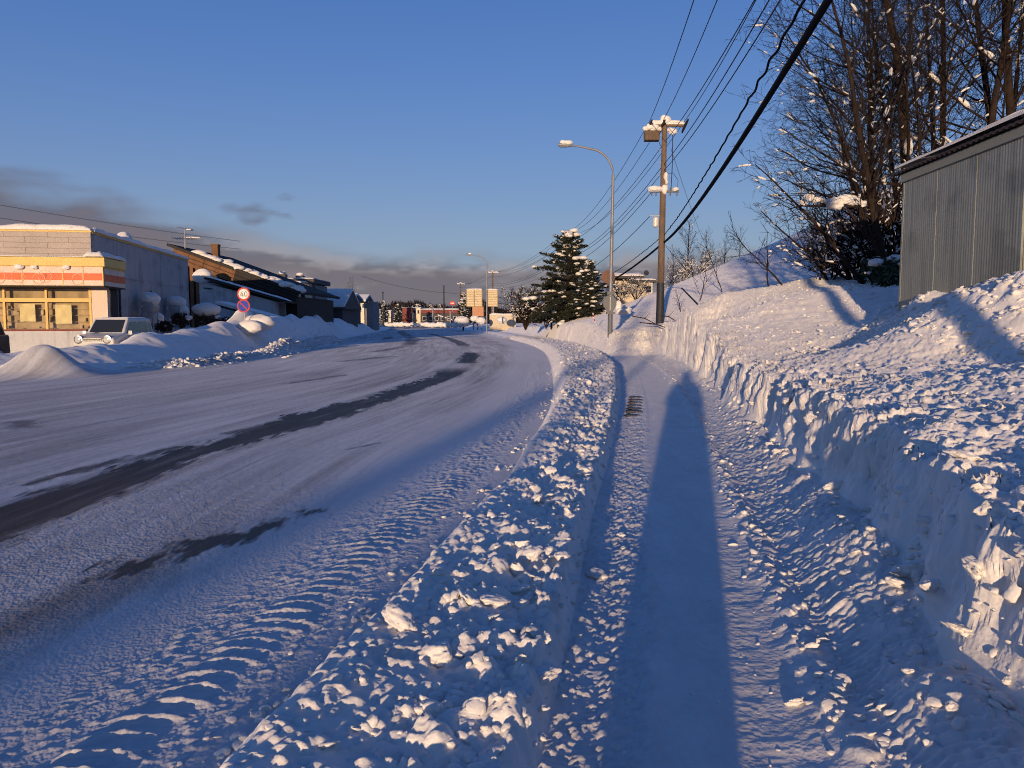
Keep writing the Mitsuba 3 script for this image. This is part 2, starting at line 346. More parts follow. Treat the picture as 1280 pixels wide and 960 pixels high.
def vnormals(v, f):
    n = np.zeros_like(v)
    fn = np.cross(v[f[:, 1]] - v[f[:, 0]], v[f[:, 2]] - v[f[:, 0]])
    for k in range(3):
        for a in range(3):
            n[:, a] += np.bincount(f[:, k], fn[:, a], len(v))
    return n / np.maximum(np.linalg.norm(n, axis=1, keepdims=True), 1e-12)


GROUND = {}


def ground_part(name, v, f, n, uv, bsdf):
    used, inv = np.unique(f, return_inverse=True)
    path = meshkit.write_ply((v[used], inv.reshape(-1, 3)), False, uv[used], None, normals=n[used])
    key = name
    k = 0
    while key in scene:
        k += 1
        key = f'{name}_{k:03d}'
    scene[key] = {'type': 'ply', 'filename': path, 'face_normals': False, 'bsdf': {'type': 'ref', 'id': bsdf}}
    return key


def structure(key, label):
    labels[key] = {'label': label, 'kind': 'structure'}


def build_ground():
    ys = list(np.arange(1.0, 2.2, .04)) + [2.2]
    while ys[-1] < 70:
        ys.append(ys[-1] + max(.006, ys[-1] * .0040))
    y = np.array(ys)
    c, l, d, e, f = C(y), L(y), D(y), E(y), F(y)
    one = np.ones_like(y)
    wall = f - .15
    xs = np.hstack([lin(l - 40, l - 4.5, 20), lin(l - 4.5, l + 3.2, 80), lin(l + 3.2, c - 1.15, 70), lin(c - 1.15, c - .02, 80), lin(c - .02, d, 105), lin(d, e, 100), lin(e, wall, 55),
        lin(wall, wall + .75, 75), lin(wall + .75, wall + 3.0, 90), lin(wall + 3, wall + 8, 70), lin(wall + 8, wall + 50, 50), (wall + 50)[:, None]])
    Y = np.repeat(y[:, None], xs.shape[1], 1)
    Z = H(xs, Y)
    v = np.stack([xs, Y, Z], -1).reshape(-1, 3)
    fa = grid_faces(*xs.shape)
    n = vnormals(v, fa)
    # real relief on the cut faces: pushed out along their normals
    k = np.nonzero((np.hypot(n[:, 0], n[:, 1]) > .3) & (v[:, 0] > np.where(v[:, 1] < 33, np.repeat(E(y), xs.shape[1]), np.repeat(D(y), xs.shape[1])) + .1) & (v[:, 2] > .2) & (v[:, 1] < 60) & (v[:, 0] < np.repeat(F(y), xs.shape[1]) + 1.3))[0]
    q = v[k]
    st = sst(.3, .62, np.hypot(n[k, 0], n[k, 1])) * sst(.24, .45, q[:, 2])
    along = q[:, 1] + .6 * q[:, 0]
    up = q[:, 2] + .25 * along
    rel = .055 * domes(along, up, 2.6, 401, .6) + .05 * domes(along, up, 5.5, 402, .6) + .045 * domes(along * 1.3, up * .7, 12, 403, .75) + .12 * nz(along * 1.5, up * .6, 2.4, 404, 4) + .035 * nz(along * 2.2, up * .5, 9, 405, 3)
    v[k] += n[k] * (st * (rel - .05) * (.45 + .55 * sst(3, 7, q[:, 1])))[:, None]
    n = vnormals(v, fa)
    uv = np.stack([xs - TRACK(Y), xs - C(Y)], -1).reshape(-1, 2)
    cen = v[fa].mean(1)
    cx, cy = cen[:, 0], cen[:, 1]
    m = right_mask(cx, cy) > .02
    z_road = (cx <= C(cy)) & (cx > L(cy) + .9)
    z_left = cx <= L(cy) + .9
    z_path = ~m & (cx > D(cy)) & (cy < 38)
    z_wind = ~m & ~z_path & (cx > C(cy))
    z_hill = m & (cy > 38) & (cx > D(cy) + 1.2)
    z_bank = m & ~z_hill
    out = {}
    for name, sel, b in (('road', z_road, 'road_ice'), ('snow_field', z_left, 'snow'), ('footpath', z_path, 'path_snow'), ('snow_windrow', z_wind, 'snow'), ('snow_bank', z_bank, 'snow'), ('hillside', z_hill, 'snow')):
        out[name] = ground_part(name, v, fa[sel], n, uv, b)
    return out


def path_color(p, n, uv):
    a = mikit.fbm(p.x * 6, p.y * 2.5, 0.5, 4)
    g = mikit.fbm(p.x * 40, p.y * 22, 0.5, 2)
    return mikit.mix((0.48, 0.465, 0.45), (0.67, 0.645, 0.62), dr.clip(a + 0.6 * (g - 0.5) + 0.1, 0, 1))


mat('path_snow', path_color, 0.65, snow_bump, 0.008, spec=0.3)
build_ground()
structure('road', 'wide curving road of grey packed snow with dark bare wheel tracks')
structure('snow_field', 'ploughed snow bank and snowy lot along the left side of the road')
structure('footpath', 'trodden snow footpath with tyre tread marks, running past the long shadow')
structure('snow_windrow', 'low ridge of broken snow between the road and the footpath')
structure('snow_bank', 'tall cut snow bank along the right side of the footpath')
structure('hillside', 'smooth snow slope rising to the right behind the utility pole')


def build_coarse():
    def sheet(xs, ys, dz, sink=None):
        X, Y = np.meshgrid(xs, ys)
        Z = H(X, Y, False) + dz
        v = np.stack([X, Y, Z], -1).reshape(-1, 3)
        f = grid_faces(len(ys), len(xs))
        return v, f, vnormals(v, f), np.stack([X - TRACK(Y), X - C(Y)], -1).reshape(-1, 2)
    # ahead, to the far end of the road
    v, f, n, uv = sheet(np.concatenate([np.linspace(-400, -110, 30), np.linspace(-109, 60, 220), np.linspace(64, 400, 30)]), np.concatenate([np.linspace(69, 130, 70), np.linspace(132, 440, 110)]), -.03)
    cen = v[f].mean(1)
    r = (cen[:, 0] < C(cen[:, 1])) & (cen[:, 0] > L(cen[:, 1]) + .9)
    structure(ground_part('road', v, f[r], n, uv, 'road_ice'), 'far end of the snowy road where it bends left past the town')
    structure(ground_part('snow_field', v, f[~r], n, uv, 'snow_plain'), 'snow-covered ground around the far houses')
    # behind and beside the camera
    v, f, n, uv = sheet(np.concatenate([np.linspace(-400, -62, 20), np.linspace(-60, 60, 200), np.linspace(64, 400, 20)]), np.concatenate([np.linspace(-200, -62, 12), np.linspace(-60, 1.08, 100)]), -.02)
    structure(ground_part('snow_field', v, f, n, uv, 'snow_plain'), 'snowy ground behind the viewpoint')
    n_ = 96
    a = np.linspace(0, 2 * np.pi, n_, endpoint=False)
    v = np.vstack([np.stack([np.cos(a) * r_, np.sin(a) * r_ + 100, a * 0 - .6], 1) for r_ in (30., 6000.)])
    i = np.arange(n_)
    j = (i + 1) % n_
    f = np.vstack([np.stack([i, i + n_, j + n_], 1), np.stack([i, j + n_, j], 1)])
    structure(ground_part('snow_plain_ground', v, f, np.tile([0, 0, 1.], (len(v), 1)), v[:, :2], 'snow_plain'), 'flat snowy plain reaching to the horizon')


build_coarse()

# ------------------------------------------------------------------ helpers for things
rng = np.random.default_rng(7)


def numbered(name):
    key, k = name, 0
    while key in scene or key in labels or any(s.startswith(key + '__') for s in scene):
        k += 1
        key = f'{name}_{k:03d}'
    return key


def tag(key, label, cat, group=None, kind=None):
    labels[key] = {'label': label, 'category': cat}
    if group:
        labels[key]['group'] = group
    if kind:
        labels[key]['kind'] = kind
    return key


def thing(name, label, cat, group=None):
    return tag(numbered(name), label, cat, group)


_used = {}


def part(parent, name, mesh, bsdf, smooth=False, label=None, kind=None):
    key = f'{parent}__{name}'
    k = _used.get(key, -1) + 1
    _used[key] = k
    if k:
        key = f'{key}_{k:03d}'
    scene[key] = ply(mesh.get() if isinstance(mesh, MB) else mesh, bsdf, smooth)
    if label or kind:
        labels[key] = {}
        if label:
            labels[key]['label'] = label
        if kind:
            labels[key]['kind'] = kind
    return key


def single(name, label, cat, mesh, bsdf, smooth=False, group=None, kind=None):
    key = numbered(name)
    scene[key] = ply(mesh.get() if isinstance(mesh, MB) else mesh, bsdf, smooth)
    return tag(key, label, cat, group, kind)


BOXF = np.array([[0, 2, 1], [0, 3, 2], [4, 5, 6], [4, 6, 7], [0, 1, 5], [0, 5, 4], [1, 2, 6], [1, 6, 5], [2, 3, 7], [2, 7, 6], [3, 0, 4], [3, 4, 7]])


class MB:
    """Collects primitive pieces of ONE mesh, in the local frame (o, rz)."""

    def __init__(self, o=(0, 0, 0), rz=0.0):
        self.v, self.f, self.n, self.o, self.c, self.s = [], [], 0, np.array(o, float), math.cos(rz), math.sin(rz)

    def add(self, v, f):
        v = np.asarray(v, float)
        w = np.stack([v[:, 0] * self.c - v[:, 1] * self.s, v[:, 0] * self.s + v[:, 1] * self.c, v[:, 2]], 1) + self.o
        self.v.append(w)
        self.f.append(np.asarray(f) + self.n)
        self.n += len(v)
        return self

    def box(self, x0, x1, y0, y1, z0, z1):
        return self.add([(x0, y0, z0), (x1, y0, z0), (x1, y1, z0), (x0, y1, z0), (x0, y0, z1), (x1, y0, z1), (x1, y1, z1), (x0, y1, z1)], BOXF)

    def prism(self, poly, axis, a, b):
        """poly in the two other axes' plane (order: y->(x,z), x->(y,z), z->(x,y)), extruded along axis from a to b."""
        n = len(poly)
        vs = []
        for t in (a, b):
            for p, q in poly:
                vs.append({'y': (p, t, q), 'x': (t, p, q), 'z': (p, q, t)}[axis])
        fs = []
        for i in range(n):
            j = (i + 1) % n
            fs += [(i, j, n + j), (i, n + j, n + i)]
        for i in range(1, n - 1):
            fs += [(0, i + 1, i), (n, n + i, n + i + 1)]
        return self.add(vs, fs)

    def tube(self, pts, r, sides=8, cap=True):
        v, f = tube_mesh(pts, r, sides, cap)
        return self.add(v, f)

    def blob(self, c, r, seed=0, sub=2, amp=.25, squash=1.0):
        v, f = blob_mesh(sub, seed, amp)
        r = np.broadcast_to(r, 3)
        return self.add(v * r * [1, 1, squash] + np.asarray(c), f)

    def cyl(self, c, axis, r, h, sides=24):
        a = np.asarray(axis, float)
        a = a / np.linalg.norm(a)
        return self.tube([np.asarray(c) - a * h / 2, np.asarray(c) + a * h / 2], [r, r], sides)

    def mesh(self, m):
        return self.add(m.vertices, m.faces)

    def get(self):
        return np.vstack(self.v), np.vstack(self.f)


def xcross(a, b):
    ax, ay, az = a[..., 0], a[..., 1], a[..., 2]
    bx, by, bz = b[..., 0], b[..., 1], b[..., 2]
    return np.stack([ay * bz - az * by, az * bx - ax * bz, ax * by - ay * bx], -1)


def tube_mesh(pts, r, sides=8, cap=True):
    p = np.asarray(pts, float)
    r = np.broadcast_to(np.asarray(r, float), (len(p),))
    t = np.gradient(p, axis=0)
    t /= np.maximum(np.linalg.norm(t, axis=1, keepdims=True), 1e-9)
    ref = np.array([0, 0, 1.]) if np.abs(t[:, 2]).mean() < .85 else np.array([1., 0, 0])
    u = xcross(t, ref)
    u /= np.maximum(np.linalg.norm(u, axis=1, keepdims=True), 1e-9)
    w = xcross(t, u)
    a = np.arange(sides) / sides * 2 * np.pi
    v = (p[:, None] + (u[:, None] * np.cos(a)[None, :, None] + w[:, None] * np.sin(a)[None, :, None]) * r[:, None, None]).reshape(-1, 3)
    n, s = len(p), sides
    i = (np.arange(n - 1)[:, None] * s + np.arange(s)[None]).ravel()
    j = (np.arange(n - 1)[:, None] * s + (np.arange(s)[None] + 1) % s).ravel()
    f = np.vstack([np.stack([i, i + s, j + s], 1), np.stack([i, j + s, j], 1)])
    if cap:
        e0 = np.stack([np.zeros(s - 2, int), np.arange(1, s - 1), np.arange(2, s)], 1)
        e1 = e0[:, ::-1] + (n - 1) * s
        f = np.vstack([f, e0, e1])
    return v, f


_ico = {k: trimesh.creation.icosphere(subdivisions=k) for k in (1, 2, 3)}
_blobs = {}


def blob_mesh(sub, seed, amp):
    key = (sub, seed % 12, amp)
    if key not in _blobs:
        v = np.array(_ico[sub].vertices)
        n = meshkit.fbm(v * 1.6 + seed * 3.7 + 5, 3, seed % 12)[:, None] - .5
        _blobs[key] = (v * (1 + amp * 2.4 * n), np.array(_ico[sub].faces))
    return _blobs[key]


def snow_strip(pts, w, h, seed=0, up=(0, 0, 1), n=None):
    """An uneven bead of snow lying along a line: width w, height h."""
    p = np.asarray(pts, float)
    L_ = np.linalg.norm(np.diff(p, axis=0), axis=1).sum()
    n = n or max(6, int(L_ / max(w, .1) * 1.5))
    s = np.linspace(0, 1, n)
    d = np.concatenate([[0], np.cumsum(np.linalg.norm(np.diff(p, axis=0), axis=1))]) / L_
    q = np.stack([np.interp(s, d, p[:, k]) for k in range(3)], 1)
    t = np.gradient(q, axis=0)
    t /= np.linalg.norm(t, axis=1, keepdims=True)
    side = np.cross(t, up)
    side /= np.maximum(np.linalg.norm(side, axis=1, keepdims=True), 1e-9)
    prof = [(-.5, 0), (-.56, .3), (-.42, .75), (-.15, 1), (.15, 1), (.42, .75), (.56, .3), (.5, 0)]
    g = 1 + .8 * (meshkit.fbm(np.stack([s * n * .37, s * 0 + seed, s * 0], 1), 3, seed) - .5)
    g[0] *= .4
    g[-1] *= .4
    v = np.concatenate([(q + side * (a * w * (.6 + .4 * g))[:, None] + np.array([0, 0, 1]) * (b * h * g)[:, None])[:, None] for a, b in prof], 1)
    k = len(prof)
    f = []
    for i in range(n - 1):
        for j in range(k):
            a, b = i * k + j, i * k + (j + 1) % k
            f += [(a, a + k, b + k), (a, b + k, b)]
    for j in range(1, k - 1):
        f += [(0, j, j + 1), ((n - 1) * k, (n - 1) * k + j + 1, (n - 1) * k + j)]
    return v.reshape(-1, 3), f


def snow_slab(x0, x1, y0, y1, z, h, seed=0, nx=14, ny=10, tilt=None):
    """A pillow of snow on a flat or tilted (tilt(x, y) -> z) rectangle."""
    X, Y = np.meshgrid(np.linspace(x0, x1, nx), np.linspace(y0, y1, ny))
    base = z if tilt is None else tilt(X, Y)
    e = np.minimum(np.minimum(X - x0, x1 - X) / (abs(x1 - x0) + 1e-9), np.minimum(Y - y0, y1 - Y) / (abs(y1 - y0) + 1e-9))
    q = np.where(e <= 1e-6, .35, 1.0)
    Z = base + h * q * (1 + .7 * nz(X, Y, .9, seed, 3))
    B = base + 0 * X
    v = np.vstack([np.stack([X, Y, Z], -1).reshape(-1, 3), np.stack([X, Y, B], -1).reshape(-1, 3)])
    f = [tuple(t) for t in grid_faces(ny, nx)]
    N = nx * ny
    rim = [j for j in range(nx)] + [i * nx + nx - 1 for i in range(1, ny)] + [(ny - 1) * nx + j for j in range(nx - 2, -1, -1)] + [i * nx for i in range(ny - 2, 0, -1)]
    for a, b in zip(rim, rim[1:] + rim[:1]):
        f += [(a, a + N, b + N), (a, b + N, b)]
    return v, f


def gz(x, y):
    """Ground height at a point."""
    return float(H(np.array([[float(x)]]), np.array([[float(y)]]), False)[0, 0])


# plain materials
def weathered(c, amp=.3):
    """Painted sheet or render with grime that runs down it and pale rubbed patches."""
    c = [float(x) for x in c]

    def fn(p, n, uv):
        runs = mikit.fbm((p.x + p.y) * 9.0, p.z * .5, p.x * .7, 3)
        blot = mikit.fbm(p.x * 1.1 + p.y * 1.3, p.z * 1.6, 3.0, 4)
        k = 1 - amp * mikit.smoothstep(.45, .8, runs) - amp * .9 * mikit.smoothstep(.5, .75, blot)
        return mi.Color3f(c) * (k + .12 * (mikit.fbm((p.x + p.y) * 22, p.z * 22, 1.0, 2) - .5))
    return fn


def speck(c, amp=.25, s=8.0):
    c = np.array(c)
    lo, hi = [float(x) for x in c * (1 - amp)], [float(x) for x in np.minimum(c * (1 + amp), .95)]

    def fn(p, n, uv):
        return mikit.mix(tuple(lo), tuple(hi), mikit.fbm(p.x * s, p.y * s, p.z * s * .5, 3))
    return fn


mat('bark', speck((.027, .018, .0145), .5, 9), .9, spec=.1)
mat('bark_dark', speck((.05, .034, .027), .4, 9), .9, spec=.1)
mat('twig', (.018, .014, .013), .9, spec=.1)
mat('needles', speck((.022, .026, .017), .4, 3), .8, spec=.2)
mat('leaf_dark', (.035, .05, .025), .7, spec=.3)
mat('pole_brown', speck((.135, .095, .068), .3, 5), .85, spec=.2)
mat('pole_dark', (.03, .03, .033), .6)
mat('rubber', (.018, .018, .02), .6)
mat('galvanized', speck((.32, .32, .33), .15, 6), .5, metallic=.25)
mat('grey_paint', (.10, .105, .115), .55)
mat('lamp_grey', speck((.20, .20, .205), .15, 4), .5, metallic=.2)
mat('insulator', (.55, .50, .45), .3)
mat('white_paint', (.55, .54, .52), .45)
mat('cream_paint', speck((.60, .52, .38), .1, 3), .6)
mat('sign_back', speck((.52, .42, .26), .12, 3), .6)
mat('sign_frame', (.22, .16, .09), .6)
mat('red_paint', (.42, .02, .018), .6)
mat('blue_paint', (.015, .04, .30), .7)
mat('black_paint', (.015, .015, .017), .4)
mat('brown_disc', (.12, .05, .03), .6)
mat('orange_paint', (.36, .15, .06), .5)
mat('yellow_fascia', speck((.62, .42, .12), .12, 2.5), .6)
mat('white_fascia', speck((.58, .46, .36), .1, 2.5), .6)
mat('orange_fascia', speck((.58, .11, .03), .14, 2.5), .6)
mat('emblem_pale', (.68, .42, .26), .6)
mat('emblem_red', (.42, .07, .035), .6)
mat('store_board', speck((.35, .30, .265), .14, 2.0), .75)
mat('store_side', weathered((.33, .32, .32), .22), .8)
mat('store_frame', speck((.58, .37, .10), .12, 3), .55)
mat('shed_metal', weathered((.25, .255, .205)), .42, metallic=.15, spec=.5)
mat('shed_trim', (.20, .205, .165), .55)
mat('shed_roof', speck((.040, .026, .020), .3, 6), .55)
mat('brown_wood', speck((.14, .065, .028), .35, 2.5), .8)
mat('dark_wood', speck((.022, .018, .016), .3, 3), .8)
mat('pale_wall', weathered((.42, .42, .43), .22), .8)
mat('beige_wall', speck((.50, .42, .30), .12, 1.0), .8)
mat('grey_wall', speck((.16, .16, .17), .15, 1.0), .8)
mat('dark_wall', speck((.06, .055, .055), .2, 1.0), .8)
mat('dark_glass', (.02, .022, .025), .06, spec=.8)
mat('car_paint', (.46, .45, .43), .28, clearcoat=1.0, spec=.5)
mat('car_black', (.012, .012, .014), .25, clearcoat=1.0)
mat('chrome', (.38, .38, .38), .3, metallic=1.0)
mat('lens', (.42, .41, .39), .1, spec=.8)
mat('paper', speck((.56, .46, .22), .3, 5), .8)
mat('interior', speck((.30, .24, .15), .3, 1.3), .9)
mat('interior_dark', speck((.34, .25, .13), .6, 2.2), .9)
mat('tank_paint', (.30, .29, .28), .6)
mat('store_goods', speck((.35, .27, .16), .7, 4.0), .8)
mat('asphalt', speck((.035, .032, .03), .4, 12), .6)
mat('coat', (.03, .033, .05), .85)
mat('trousers', (.02, .02, .022), .85)
mat('cable_black', (.008, .008, .009), .9, spec=.1)
mat('skin', (.50, .33, .25), .55)
mat('phone', (.012, .012, .013), .25)
mat('red_roof', (.17, .035, .028), .7)
scene['window_glass'] = {'type': 'thindielectric', 'int_ior': 1.5}

# ------------------------------------------------------------------ shed at the right
def build_shed():
    t = thing('storage_shed', 'grey-green corrugated metal shed behind the snow pile, brown ribbed roof edge', 'shed')
    A, B = np.array([8.0, 15.95]), np.array([7.85, 12.0])   # far and near end of the long wall
    zt = [4.52, 4.47]
    d = (B - A) / np.linalg.norm(B - A)
    nrm = np.array([d[1], -d[0]])                            # outwards, to the path
    if nrm[0] > 0:
        nrm = -nrm
    length = np.linalg.norm(B - A)
    W = 4.2

    def sheet(p0, dr_, ln, out, z0, z1, pitch=.075, amp=.0035):
        n = int(ln / pitch) * 6
        s = np.linspace(0, ln, n + 1)
        ph = (s / pitch) % 1
        o = np.where(ph < .35, 0, np.where(ph < .5, (ph - .35) / .15, np.where(ph < .85, 1, (1 - ph) / .15))) * amp
        xy = p0 + s[:, None] * dr_ + o[:, None] * out
        v = np.vstack([np.column_stack([xy, np.full(len(s), z0)]), np.column_stack([xy, np.full(len(s), z1)])])
        i = np.arange(len(s) - 1)
        m = len(s)
        return v, np.vstack([np.stack([i, i + 1, i + 1 + m], 1), np.stack([i, i + 1 + m, i + m], 1)])
    for k in range(3):
        ln = length / 3
        part(t, 'wall_panel', sheet(A + d * (ln * k + .03), d, ln - .06, nrm, .9, zt[0] - .02), 'shed_metal', 35)
        m = MB()
    for k in range(4):
        c = A + d * (length / 3 * k)
        m = MB((*c, 0), math.atan2(d[1], d[0]))
        m.box(-.03, .03, -.006, .03, .9, zt[0] - .01)
        part(t, 'seam_trim', m, 'shed_metal')
    # inner core so that the shed is solid
    m = MB((*A, 0), math.atan2(d[1], d[0]))
    m.box(0.01, length - .01, .03, W, .9, zt[0] - .03)
    part(t, 'inner_wall', m, 'shed_metal')
    e = -nrm
    part(t, 'front_panel', sheet(B + d * .012 + e * .05, e, W - .1, d, .9, zt[0] - .02), 'shed_metal', 35)
    m = MB((*B, 0), math.atan2(e[1], e[0]))
    m.box(.10, 1.3, -.03, -.045 - .03, 2.05, 2.62)
    lo = part(t, 'louver', m, 'grey_paint')
    for k in range(9):
        m = MB((*B, 0), math.atan2(e[1], e[0]))
        m.prism([(-.075, 2.09 + k * .055), (-.115, 2.075 + k * .055), (-.115, 2.085 + k * .055), (-.075, 2.11 + k * .055)], 'x', .13, 1.27)
        scene[f'{lo}__slat_{k:03d}'] = ply(m.get(), 'galvanized')
    # eave beam and ribbed roof
    m = MB((*A, 0), math.atan2(d[1], d[0]))
    m.box(-.06, length + .06, -.05, .12, zt[0] - .14, zt[0] + .02)
    part(t, 'eave_beam', m, 'shed_trim')
    ln = length + .5
    n = int(ln / .17) * 8
    s = np.linspace(-.25, length + .25, n + 1)
    h = .045 * (np.abs(np.cos(s / .17 * np.pi)) ** .6)
    rows = []
    for off, dz in ((-.13, 0), (W + .1, .62)):
        for th in (0, -.035):
            xy = A + s[:, None] * d - off * nrm
            rows.append(np.column_stack([xy, zt[0] + .05 + dz + h + th]))
    v = np.vstack(rows)
    N = len(s)
    i = np.arange(N - 1)
    f = []
    for a, b in ((0, 2), (3, 1), (1, 0), (2, 3)):
        f += [np.stack([i + a * N, i + 1 + a * N, i + 1 + b * N], 1), np.stack([i + a * N, i + 1 + b * N, i + b * N], 1)]
    part(t, 'roof', (v, np.vstack(f)), 'shed_roof', 40)
    m = MB((*A, 0), math.atan2(d[1], d[0]))
    v, f = snow_slab(-.22, length + .22, -.11, W, 0, .15, 5, 60, 16, tilt=lambda X, Y: zt[0] + .15 + (Y + .22) * .148)
    m.add(v, f)
    part(t, 'roof_snow', m, 'snow', 50)


build_shed()


# ------------------------------------------------------------------ trees
def stems(r, p, d, length, rad, level, out, spec):
    """Grows one limb and what it carries; out[level] gets (points, radii)."""
    n = spec['segs'][level]
    pts, dirs = [np.array(p, float)], []
    d = np.array(d, float) / np.linalg.norm(d)
    for k in range(n):
        d = d + r.normal(0, spec['wander'][level], 3) + np.array([0, 0, spec['lift'][level]])
        d /= np.linalg.norm(d)
        dirs.append(d)
        pts.append(pts[-1] + d * length / n)
    pts = np.array(pts)
    s = np.linspace(0, 1, n + 1)
    tip = spec['tip'][level]
    rr = rad * (1 - (1 - tip) * s)
    out[level].append((pts, rr))
    if level + 1 >= len(spec['segs']):
        return
    m = spec['kids'][level]
    m = max(1, int(m * (.75 + .5 * r.random()) * min(1, max(.35, length / spec['len0'][level]))))
    first = spec['first'][level]
    for k in range(m):
        q = first + (1 - first) * (k + r.random()) / m
        q = min(q, .995)
        i = min(int(q * n), n - 1)
        base = pts[i] + (pts[i + 1] - pts[i]) * (q * n - i)
        dd = dirs[i]
        a = r.random() * 2 * np.pi if level else k * 2.4 + r.normal(0, .4)
        side = xcross(dd, np.array([.3, .2, .9]))
        side /= np.linalg.norm(side)
        side = side * np.cos(a) + xcross(dd, side) * np.sin(a)
        ang = np.radians(spec['angle'][level] + r.normal(0, 9))
        nd = dd * np.cos(ang) + side * np.sin(ang)
        nd = nd + np.array(spec.get('lean', (0, 0, 0)))
        L2 = length * spec['ratio'][level] * (1.15 - .75 * q) * (.7 + .6 * r.random())
        stems(r, base, nd, L2, max(rad * (1 - (1 - tip) * q) * spec['thin'][level], spec['rmin']), level + 1, out, spec)


def tubes(lst, sides):
    V, F_, n = [], [], 0
    for pts, rr in lst:
        v, f = tube_mesh(pts, rr, sides, False)
        V.append(v)
        F_.append(f + n)
        n += len(v)
    return np.vstack(V), np.vstack(F_)


TREE = dict(segs=(16, 8, 5, 3, 2), wander=(.035, .09, .12, .16, .2), lift=(.02, .045, .03, .02, .0), tip=(.25, .25, .35, .5, .6), kids=(23, 10, 6, 3), len0=(14, 4, 1.6, .8), first=(.16, .2, .15, .15),
            angle=(54, 46, 42, 40), ratio=(.46, .50, .55, .6), thin=(.34, .5, .6, .8), rmin=.007)


def snowy(r, limbs, m, chance, size, top_only=True):
    """Clumps of snow caught on limbs: each lies ON its limb."""
    n = 0
    for pts, rr in limbs:
        for i in range(len(pts) - 1):
            d = pts[i + 1] - pts[i]
            L_ = np.linalg.norm(d)
            flat = math.hypot(d[0], d[1]) / max(L_, 1e-6)
            if flat > .62 and r.random() < 6.0 * chance * flat * L_:
                q = pts[i] + d * r.random()
                s = min(size * (.22 + r.random() ** 4 * 1.1), 3.5 * rr[i] + .035)
                a = math.atan2(d[1], d[0])
                v, f = blob_mesh(1, int(r.integers(12)), .3)
                v = v * [s * (1.1 + 1.5 * r.random() ** 2), s * .72, s * .6]
                ca, sa = math.cos(a), math.sin(a)
                sl = d[2] / max(math.hypot(d[0], d[1]), 1e-6)
                v = np.stack([v[:, 0] * ca - v[:, 1] * sa, v[:, 0] * sa + v[:, 1] * ca, v[:, 2] + v[:, 0] * np.clip(sl, -.9, .9)], 1)
                m.add(v + q + [0, 0, rr[i] + s * .3], f)
                n += 1
    return n


def bare_tree(name, label, base, height, rad, seed, lean=(0, 0, 1), spec=None, group=None, cat='tree', snow=(.10, .16), sides=(9, 6, 4, 3, 3), bark='bark'):
    spec = spec or TREE
    r = np.random.default_rng(seed)
    t = thing(name, label, cat, group)
    out = [[] for _ in spec['segs']]
    stems(r, base, lean, height, rad, 0, out, spec)
    part(t, 'trunk', tubes(out[0], sides[0]), bark, True)
    limbs = [x for x in out[1]]
    part(t, 'limbs', tubes(limbs, sides[1]), bark, True)
    fine = [(x, sides[k]) for k in range(2, len(out)) for x in out[k]]
    if fine:
        V, n = MB(), 0
        for (pts, rr), s in fine:
            v, f = tube_mesh(pts, rr, s, False)
            V.add(v, f)
        part(t, 'twigs', V, 'twig', True, kind='stuff')
    m = MB()
    if snow and snowy(r, out[1] + (out[2] if len(out) > 2 else []), m, *snow):
        part(t, 'snow_clumps', m, 'snow_plain', True, kind='stuff')
    return t, out


GRP = 'tall bare trees behind the shed'
for (px, y, h, rad, seed, lean, lab) in (
        (1137, 24.5, 15, .23, 11, (-.03, 0, 1), 'tall bare tree with reddish sunlit trunk just left of the shed'),
        (1178, 27.0, 16, .17, 12, (-.02, 0, 1), 'slim bare tree with dark trunk rising behind the left end of the shed roof'),
        (1214, 24.0, 14, .16, 13, (-.05, 0, 1), 'snow-flecked bare tree rising behind the middle of the shed roof'),
        (1238, 25.0, 15, .16, 14, (.02, 0, 1), 'bare tree with straight dark stem behind the right half of the shed roof'),
        (1160, 30.0, 15, .13, 16, (.03, 0, 1), 'thin straight bare tree between the reddish trunk and the slim dark trunk'),
        (1258, 29.0, 15, .14, 18, (0, 0, 1), 'thin bare tree far behind the right part of the shed roof'),
        (1282, 24, 14, .19, 15, (-.10, 0, 1), 'bare tree leaning left over the shed at the picture edge')):
    p = P(px, 340, y)
    bare_tree('bare_tree', lab, (p[0], p[1], gz(p[0], y) - .3), h, rad * .8, seed, lean, group=GRP)

SHRUB = dict(segs=(12, 7, 5, 3), wander=(.06, .10, .13, .16), lift=(.015, .035, .02, .0), tip=(.2, .3, .4, .5), kids=(20, 11, 6), len0=(7, 2.6, 1.2), first=(.18, .15, .15), angle=(38, 38, 40), ratio=(.42, .5, .55), thin=(.45, .5, .6), rmin=.007)
k = 0
for (px, y, h, rad, lx, lz, lab) in (
        (1128, 26.5, 11.0, .10, -.05, 1, 'upright bare tree immediately left of the tall reddish trunk'),
        (1106, 27.5, 9.5, .09, -.12, 1, 'fine-twigged bare tree at the back of the leaning group'),
        (1150, 24.0, 8.0, .08, -.1, 1, 'dark bare young tree close behind the left end of the shed roof'),
        (1112, 23.0, 10.0, .12, -.20, 1, 'bare tree leaning left with long ascending limbs beside the tall reddish trunk'),
        (1098, 23.6, 7.5, .09, -.38, 1, 'low leaning tree with fine twigs against the sky, left edge of the wood'),
        (1086, 22.6, 5.0, .07, -.75, .9, 'many-branched bush with a thick snow cushion on its top branch'),
        (1104, 25.5, 12.5, .12, -.08, 1, 'bare tree with upright limbs behind the leaning ones'),
        (1075, 24.6, 4.0, .06, -.8, .75, 'bare bush with twigs sweeping low over the snow slope'),
        (1120, 22.2, 5.5, .07, -.5, 1, 'dark tangled bush at the left foot of the shed')):
    p = P(px, 345, y)
    bare_tree('leaning_tree', lab, (p[0], p[1], gz(p[0], y) - .2), h, rad, 40 + k, (lx, .1, lz), SHRUB, snow=(.12, .12), sides=(8, 5, 4, 3), group='leaning trees left of the shed')
    k += 1
